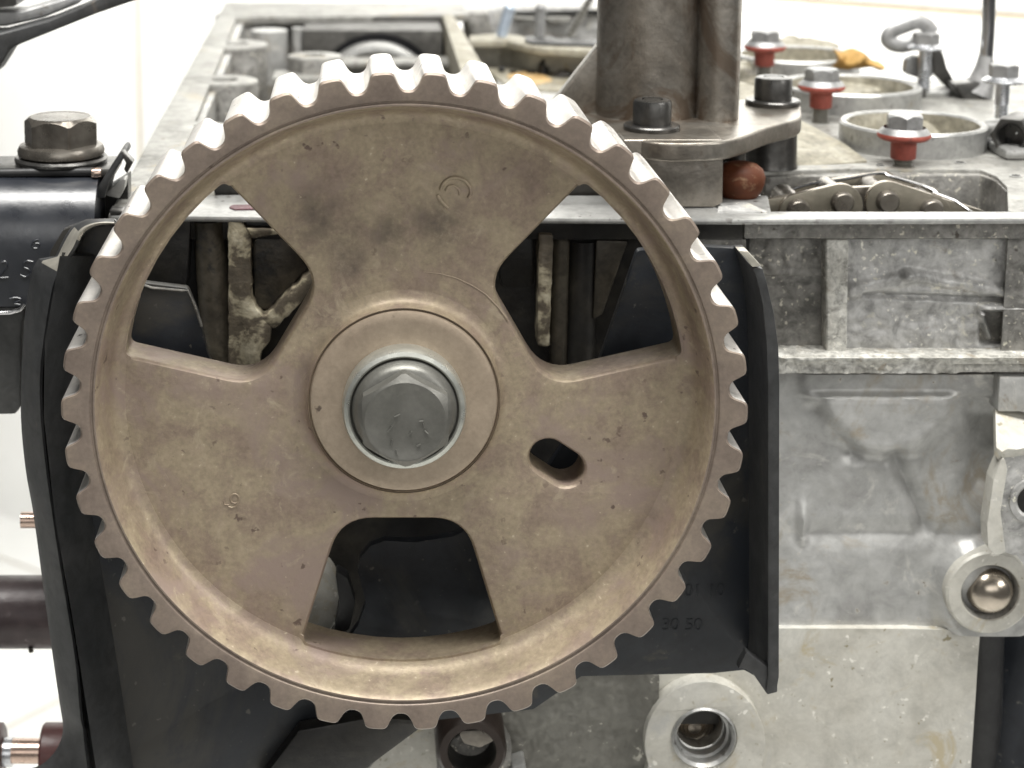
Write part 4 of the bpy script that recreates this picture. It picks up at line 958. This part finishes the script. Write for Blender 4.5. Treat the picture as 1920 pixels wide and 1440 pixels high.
# rag
def rag_shape():
    m2 = MB(); vs = []; nx, ny = 22, 10; c = WZ(1600, 132, ZD)
    yy = wf3 - .6
    for j in range(ny + 1):
        for i in range(nx + 1):
            px = 1565 + 86 * i / nx; u = i / nx; v = j / ny
            topy = 93 + 22 * u * u + 5 * math.sin(u * 9); boty = 128 + 7 * u - 8 * math.exp(-((u - .75) / .2) ** 2)
            py = topy + (boty - topy) * v
            p = W(px, py, yy); p.y -= .5 * math.sin(v * math.pi) + .14 * math.sin(u * 13 + v * 5) + .1 * mnoise.noise(Vector((u * 5, v * 4, 2)))
            vs.append(p)
    n = len(vs)
    fs = [[j * (nx + 1) + i, j * (nx + 1) + i + 1, (j + 1) * (nx + 1) + i + 1, (j + 1) * (nx + 1) + i] for j in range(ny) for i in range(nx)]
    vs2 = [v + Vector((0, .35, 0)) for v in vs]
    edge = [i for i in range(nx + 1)] + [j * (nx + 1) + nx for j in range(1, ny + 1)] + [ny * (nx + 1) + i for i in range(nx - 1, -1, -1)] + [j * (nx + 1) for j in range(ny - 1, 0, -1)]
    fs += [[f_ + n for f_ in f][::-1] for f in fs] + [[edge[k], edge[(k + 1) % len(edge)], n + edge[(k + 1) % len(edge)], n + edge[k]] for k in range(len(edge))]
    return m2.add(vs + vs2, fs)
o = rag_shape().build('rag', 'rag', None, smooth=70, origin=WZ(1600, 140, ZD))
tag(o, 'crumpled ochre yellow rag lying on the far injector wells', 'rag')

# bolt lying on its side at the right margin
lying = thing('lying_bolt', 'dark bolt lying on its side with hollow hex end at the right margin', 'bolt', W(1900, 290, 12.5))
cL = W(1902, 252, 12.3); ax = Vector((-.55, -.8, 0)).normalized(); sd = Vector((.8, -.55, 0)); upv = Vector((0, 0, 1))
def TL(x, y, h): return cL + sd * x + upv * y + ax * h
m_ = MB(); n = 36; rr = .5
def ringL(r, h, hexa=False): return [TL((r / math.cos(((2 * math.pi * i / n) % (math.pi / 3)) - math.pi / 6) * .9 if hexa else r) * math.cos(2 * math.pi * i / n), (r / math.cos(((2 * math.pi * i / n) % (math.pi / 3)) - math.pi / 6) * .9 if hexa else r) * math.sin(2 * math.pi * i / n), h) for i in range(n)]
rowsL = [ringL(.5, -.6), ringL(.52, .3, True), ringL(.48, .42, True), ringL(.36, .42), ringL(.31, .34), ringL(.30, -.2), ringL(.02, -.2)]
m_.add([p for r_ in rowsL for p in r_], [[j * n + i, j * n + (i + 1) % n, (j + 1) * n + (i + 1) % n, (j + 1) * n + i] for j in range(len(rowsL) - 1) for i in range(n)])
m_.build('hollow_head', 'dark_steel', lying, smooth=30)
MB().tube([W(1905, 240, 13), W(1852, 243, 13.4)], .27, 20).build('shank', 'machined', lying, smooth=60)
MB().tube([W(1900, 262, 12.6), W(1850, 268, 12.8)], .1, 12).build('seal_ring', 'rubber_black', lying, smooth=60)

# ================================================================== SMALL THINGS IN THE REAR CHAMBER
Yp = WZ(945, 70, ZD).y
def pin(name, label, pts, Y, r, mat, prof=None):
    t = thing(name, label, 'pin', W(*pts[-1], Y))
    MB().tube([W(x, y, Y) for x, y in pts], r, 20).build('shaft', mat, t, smooth=60)
    p = W(*pts[0], Y)
    MB().lathe([(.01, .12), (r * .8, .1), (r * 1.08, 0), (r * 1.08, -.12), (r * .9, -.2)], p, 'z', 20).build('cap', mat, t, smooth=60)
    return t
pin('guide_pin', 'pale blue plated pin leaning in the rear chamber', [(955, 14), (948, 40), (940, 68)], Yp, .2, 'blue_rod')
pin('guide_pin', 'dull grey pin standing in the rear chamber beside the black gasket strip', [(1014, 14), (1012, 40), (1010, 72)], Yp, .2, 'bolt_grey')
stud = thing('threaded_stud', 'thin leaning threaded stud touching the left edge of the tall tube', 'stud', W(1072, 62, Yp))
q0, q1 = W(1070, 64, Yp), W(1112, -12, Yp); L = (q1 - q0).length; dq = (q1 - q0).normalized(); m_ = MB()
pts = []; rr = []
for i in range(int(L / .045)):
    pts.append(q0 + dq * (i * .045)); rr.append((.17, .17, .11, .11)[i % 4])
m_.tube(pts, rr, 14).build('thread', 'thread', stud, smooth=20)
MB().tube([q0 - dq * .25, q0], .1, 12).build('tip', 'thread', stud)
# black gasket strip
gp = [(985, 68), (1002, 66), (1010, 70), (1030, 66), (1045, 72), (1070, 70), (1090, 74), (1122, 72), (1124, 84), (1060, 82), (1000, 80), (985, 76)]
o = zprism(gp, ZD + .12, ZD + .02).build('gasket_strip', 'rubber_black', None, bevel=.02)
tag(o, 'torn black gasket strip on the rear chamber lip beside the tall tube', 'gasket')
# black debris
lab = ['black rubber scrap standing up on the stained chamber floor', 'flat dark grey scrap next to the post gusset', 'tiny black crumb at the left of the stained chamber floor']
for i, (x, y, rx, ry, h, m) in enumerate([(1018, 138, 11, 12, .42, 'rubber_black'), (1058, 142, 20, 26, .2, 'dark_steel'), (941, 134, 6, 7, .16, 'rubber_black')]):
    o = lump('debris_scrap', x, y, zf2 + .03, rx, ry, h, m, None, i * 3 + 1, .5, 14)
    tag(o, lab[i], 'debris')
o = zprism(rounded([(428, 388), (436, 384), (470, 383), (500, 386), (494, 391), (440, 392)], 3), ZD + .03, ZD).build('gasket_scrap', 'gasket_red', None, bevel=.01)
tag(o, 'maroon gasket scrap on the deck edge seen through the left pulley window', 'gasket')

# ================================================================== LEFT SIDE: MOUNT BRACKET AND BOLT
mount = thing('mount_bracket', 'glossy oily black mount bracket at the left behind the belt guard', 'bracket', W(60, 600, 8))
YM = 5.2
# rounded front shoulder then upright face: swept section along X
def sweepx(sec, x0, x1, name, mat, par, dx=0.0, bevel=.04):   # sec: (Y, py) points; z from the pixel row at that depth
    pts = [Vector((0, Y, W(80, py, Y).z)) for Y, py in sec]
    m2 = MB(); A = [Vector((x0, p.y, p.z)) for p in pts]
    m2.prism(A, (x1 - x0, 0, 0)); return m2.build(name, mat, par, bevel=bevel, smooth=50)
xm0 = W(-80, 400, 5).x; xm1 = W(178, 400, 5.4).x
zp_ = W(80, 330, 6.25).z; zb_ = W(80, 470, 5.15).z; hh_ = zp_ - zb_
sec = [(7.9, zp_)] + [(5.15 + 1.1 * (1 - math.sin(math.pi / 2 * t / 10)) , zb_ + hh_ * (1 - (1 - math.cos(math.pi / 2 * t / 10)))) for t in range(11)] + [(5.2, W(80, 575, 5.2).z), (7.9, W(80, 575, 5.2).z)]
MB().prism([Vector((xm0, y, z)) for y, z in sec], (xm1 - xm0, 0, 0)).build('bracket_body', 'black_gloss', mount, smooth=50)
zq_ = W(80, 317, 6.3).z
MB().box((xm0, 6.3, zp_ - .05), (xm1 + .3, 7.8, zq_)).build('top_pad', 'dark_steel', mount, bevel=.05)
MB().tube([W(-60, 325, 6.2), W(80, 323, 6.2), W(176, 322, 6.2)], .1, 12).build('seam_bead', 'rubber_black', mount, smooth=60)
MB().lathe([(.01, -.1), (.1, -.1), (.12, 0), (.1, .1), (.01, .1)], W(181, 324, 6.1), 'x', 14).build('seam_plug', 'copper', mount)
pxprism([(-80, 576), (44, 576), (46, 590), (40, 610), (38, 720), (38, 765), (28, 778), (-80, 780)], 5.6, 6.4).build('lower_web', 'grey_paint', mount, bevel=.08)
MB().tube([W(-60, 589, 5.1), W(20, 586, 5.1), W(38, 580, 5.1), (W(46, 570, 5.1))], .045, 10).build('edge_highlight', 'chrome', mount, smooth=60)  # bright tube stands in for the highlight along the bottom edge
for pts in ([(72, 449), (64, 452), (60, 459), (64, 465), (72, 464), (74, 457), (67, 456)], [(62, 491), (52, 489), (44, 494), (45, 501), (54, 505), (56, 513), (48, 519), (38, 515)], [(2, 492), (10, 490), (14, 498), (6, 510), (0, 520), (16, 520)], [(18, 560), (30, 558), (40, 562), (26, 568), (38, 571)]):
    m_ = MB(); m_.tube([W(x, y, 5.165) for x, y in spline(pts, 5, False)], .022, 6)
    m_.build('stamped_mark', 'black_gloss', mount, smooth=60)
# folded tab between bracket and head
tab = [(178, 370), (188, 345), (228, 284), (236, 284), (248, 300), (232, 322), (222, 300), (200, 350), (196, 372)]
pxprism([(176, 372), (186, 346), (224, 286), (231, 284), (234, 294), (205, 340), (196, 372)], 6.0, 7.2).build('folded_tab', 'black_edge', mount, bevel=.05)
pxprism([(224, 286), (231, 284), (250, 304), (238, 326), (232, 318), (236, 306)], 6.0, 6.3).build('tab_tip', 'dark_steel', mount, bevel=.03)
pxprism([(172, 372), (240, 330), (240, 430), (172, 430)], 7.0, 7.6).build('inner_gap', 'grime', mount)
pxprism(rounded([(196, 366), (222, 340), (236, 335), (232, 356), (224, 372)], 4), 6.4, 6.9).build('cast_nub', 'alu_grey', mount, bevel=.06)
pxprism(rounded([(205, 392), (232, 396), (228, 408), (206, 404)], 4), 5.5, 5.9).build('clip_eye', 'dark_steel', mount, bevel=.04)

cb = Vector((W(115, 300, 7.05).x, 7.05, zq_ + .2)); kb = K(cb)
mb_ = thing('mount_bolt', 'large oily brown flanged hex bolt on top of the black mount bracket', 'bolt', cb)
T0 = lambda x, y, h: cb + Vector((x, y, h))
m_ = MB(); hex_head(m_, 71 / kb, 10 / kb, 70 / kb, 12 / kb, T0, rot=math.radians(-8), dome=.04); m_.build('hex_head', 'oil_steel', mb_, smooth=24)
MB().lathe([(.3, -.06), (74 / kb, -.05), (80 / kb, .0), (81 / kb, 8 / kb), (77 / kb, 17 / kb), (66 / kb, 20 / kb), (.3, 22 / kb)], cb, 'z', 64, cap=False).build('flange', 'oil_steel', mb_)
MB().lathe([(.3, -.16), (86 / kb, -.16), (87 / kb, -.1), (84 / kb, -.05), (.3, -.05)], cb, 'z', 48, cap=False).build('washer', 'dark_steel', mb_)

# arm at the top left
arm = thing('tool_arm', 'dark metal lever arm reaching in at the top left corner', 'lever', W(0, 60, 10))
pxprism([(-500, 60), (0, 62), (90, 38), (150, 14), (200, -12), (270, -30), (262, -2), (180, 26), (100, 58), (40, 82), (20, 92), (8, 112), (-10, 140), (-60, 150), (-500, 160)], 9.6, 10.8).build('arm_bar', 'black_edge', arm, bevel=.1, seg=3)
pxprism([(-500, 20), (40, 20), (110, 0), (150, -14), (150, 6), (80, 34), (10, 50), (-500, 58)], 10.4, 11.4).build('arm_rib', 'bolt_grey', arm, bevel=.12, seg=3)
pxprism([(-60, -40), (30, -40), (32, 12), (-60, 20)], 10.0, 11.4).build('arm_block', 'dark_steel', arm, bevel=.1)

# pipe, pin and spindle at the lower left
pp = thing('dark_pipe', 'speckled purple brown pipe at the left edge ending behind the belt guard', 'pipe', W(40, 1215, 9))
c0, c1 = W(-80, 1147, 9), W(200, 1147, 9)
MB().tube([c0, c1], 67 / K(c0), 36).build('pipe_body', 'pipe', pp, smooth=60)
MB().tube([W(57, 1214, 8.4), W(59, 1222, 8.4)], .06, 10).build('oil_drip', 'grime_brown', pp)
sp = thing('steel_pin', 'small pale steel pin poking out left of the belt guard', 'pin', W(60, 975, 8))
MB().tube([W(40, 975, 8), W(120, 975, 8)], 15 / K(W(50, 975, 8)), 20).build('pin_body', 'copper', sp, smooth=40)
sp = thing('roller_spindle', 'bright spindle between two maroon rollers at the bottom left', 'spindle', W(50, 1430, 8))
MB().tube([W(-20, 1408, 8), W(160, 1408, 8)], 23 / K(W(50, 1408, 8)), 28).build('spindle_shaft', 'copper', sp, smooth=60)
MB().tube([W(8, 1410, 8), W(24, 1410, 8)], 27 / K(W(50, 1408, 8)), 28).build('spindle_collar', 'silver', sp, smooth=40)
MB().lathe([(.3, 0), (54 / 82, 0), (58 / 82, .05), (58 / 82, .6), (54 / 82, .7), (.3, .7)], W(80, 1412, 8), 'x', 40).build('roller', 'maroon', sp)
MB().lathe([(.3, -.8), (58 / 82, -.75), (58 / 82, -.05), (52 / 82, 0), (.3, 0)], W(6, 1412, 8), 'x', 40).build('roller', 'maroon', sp)
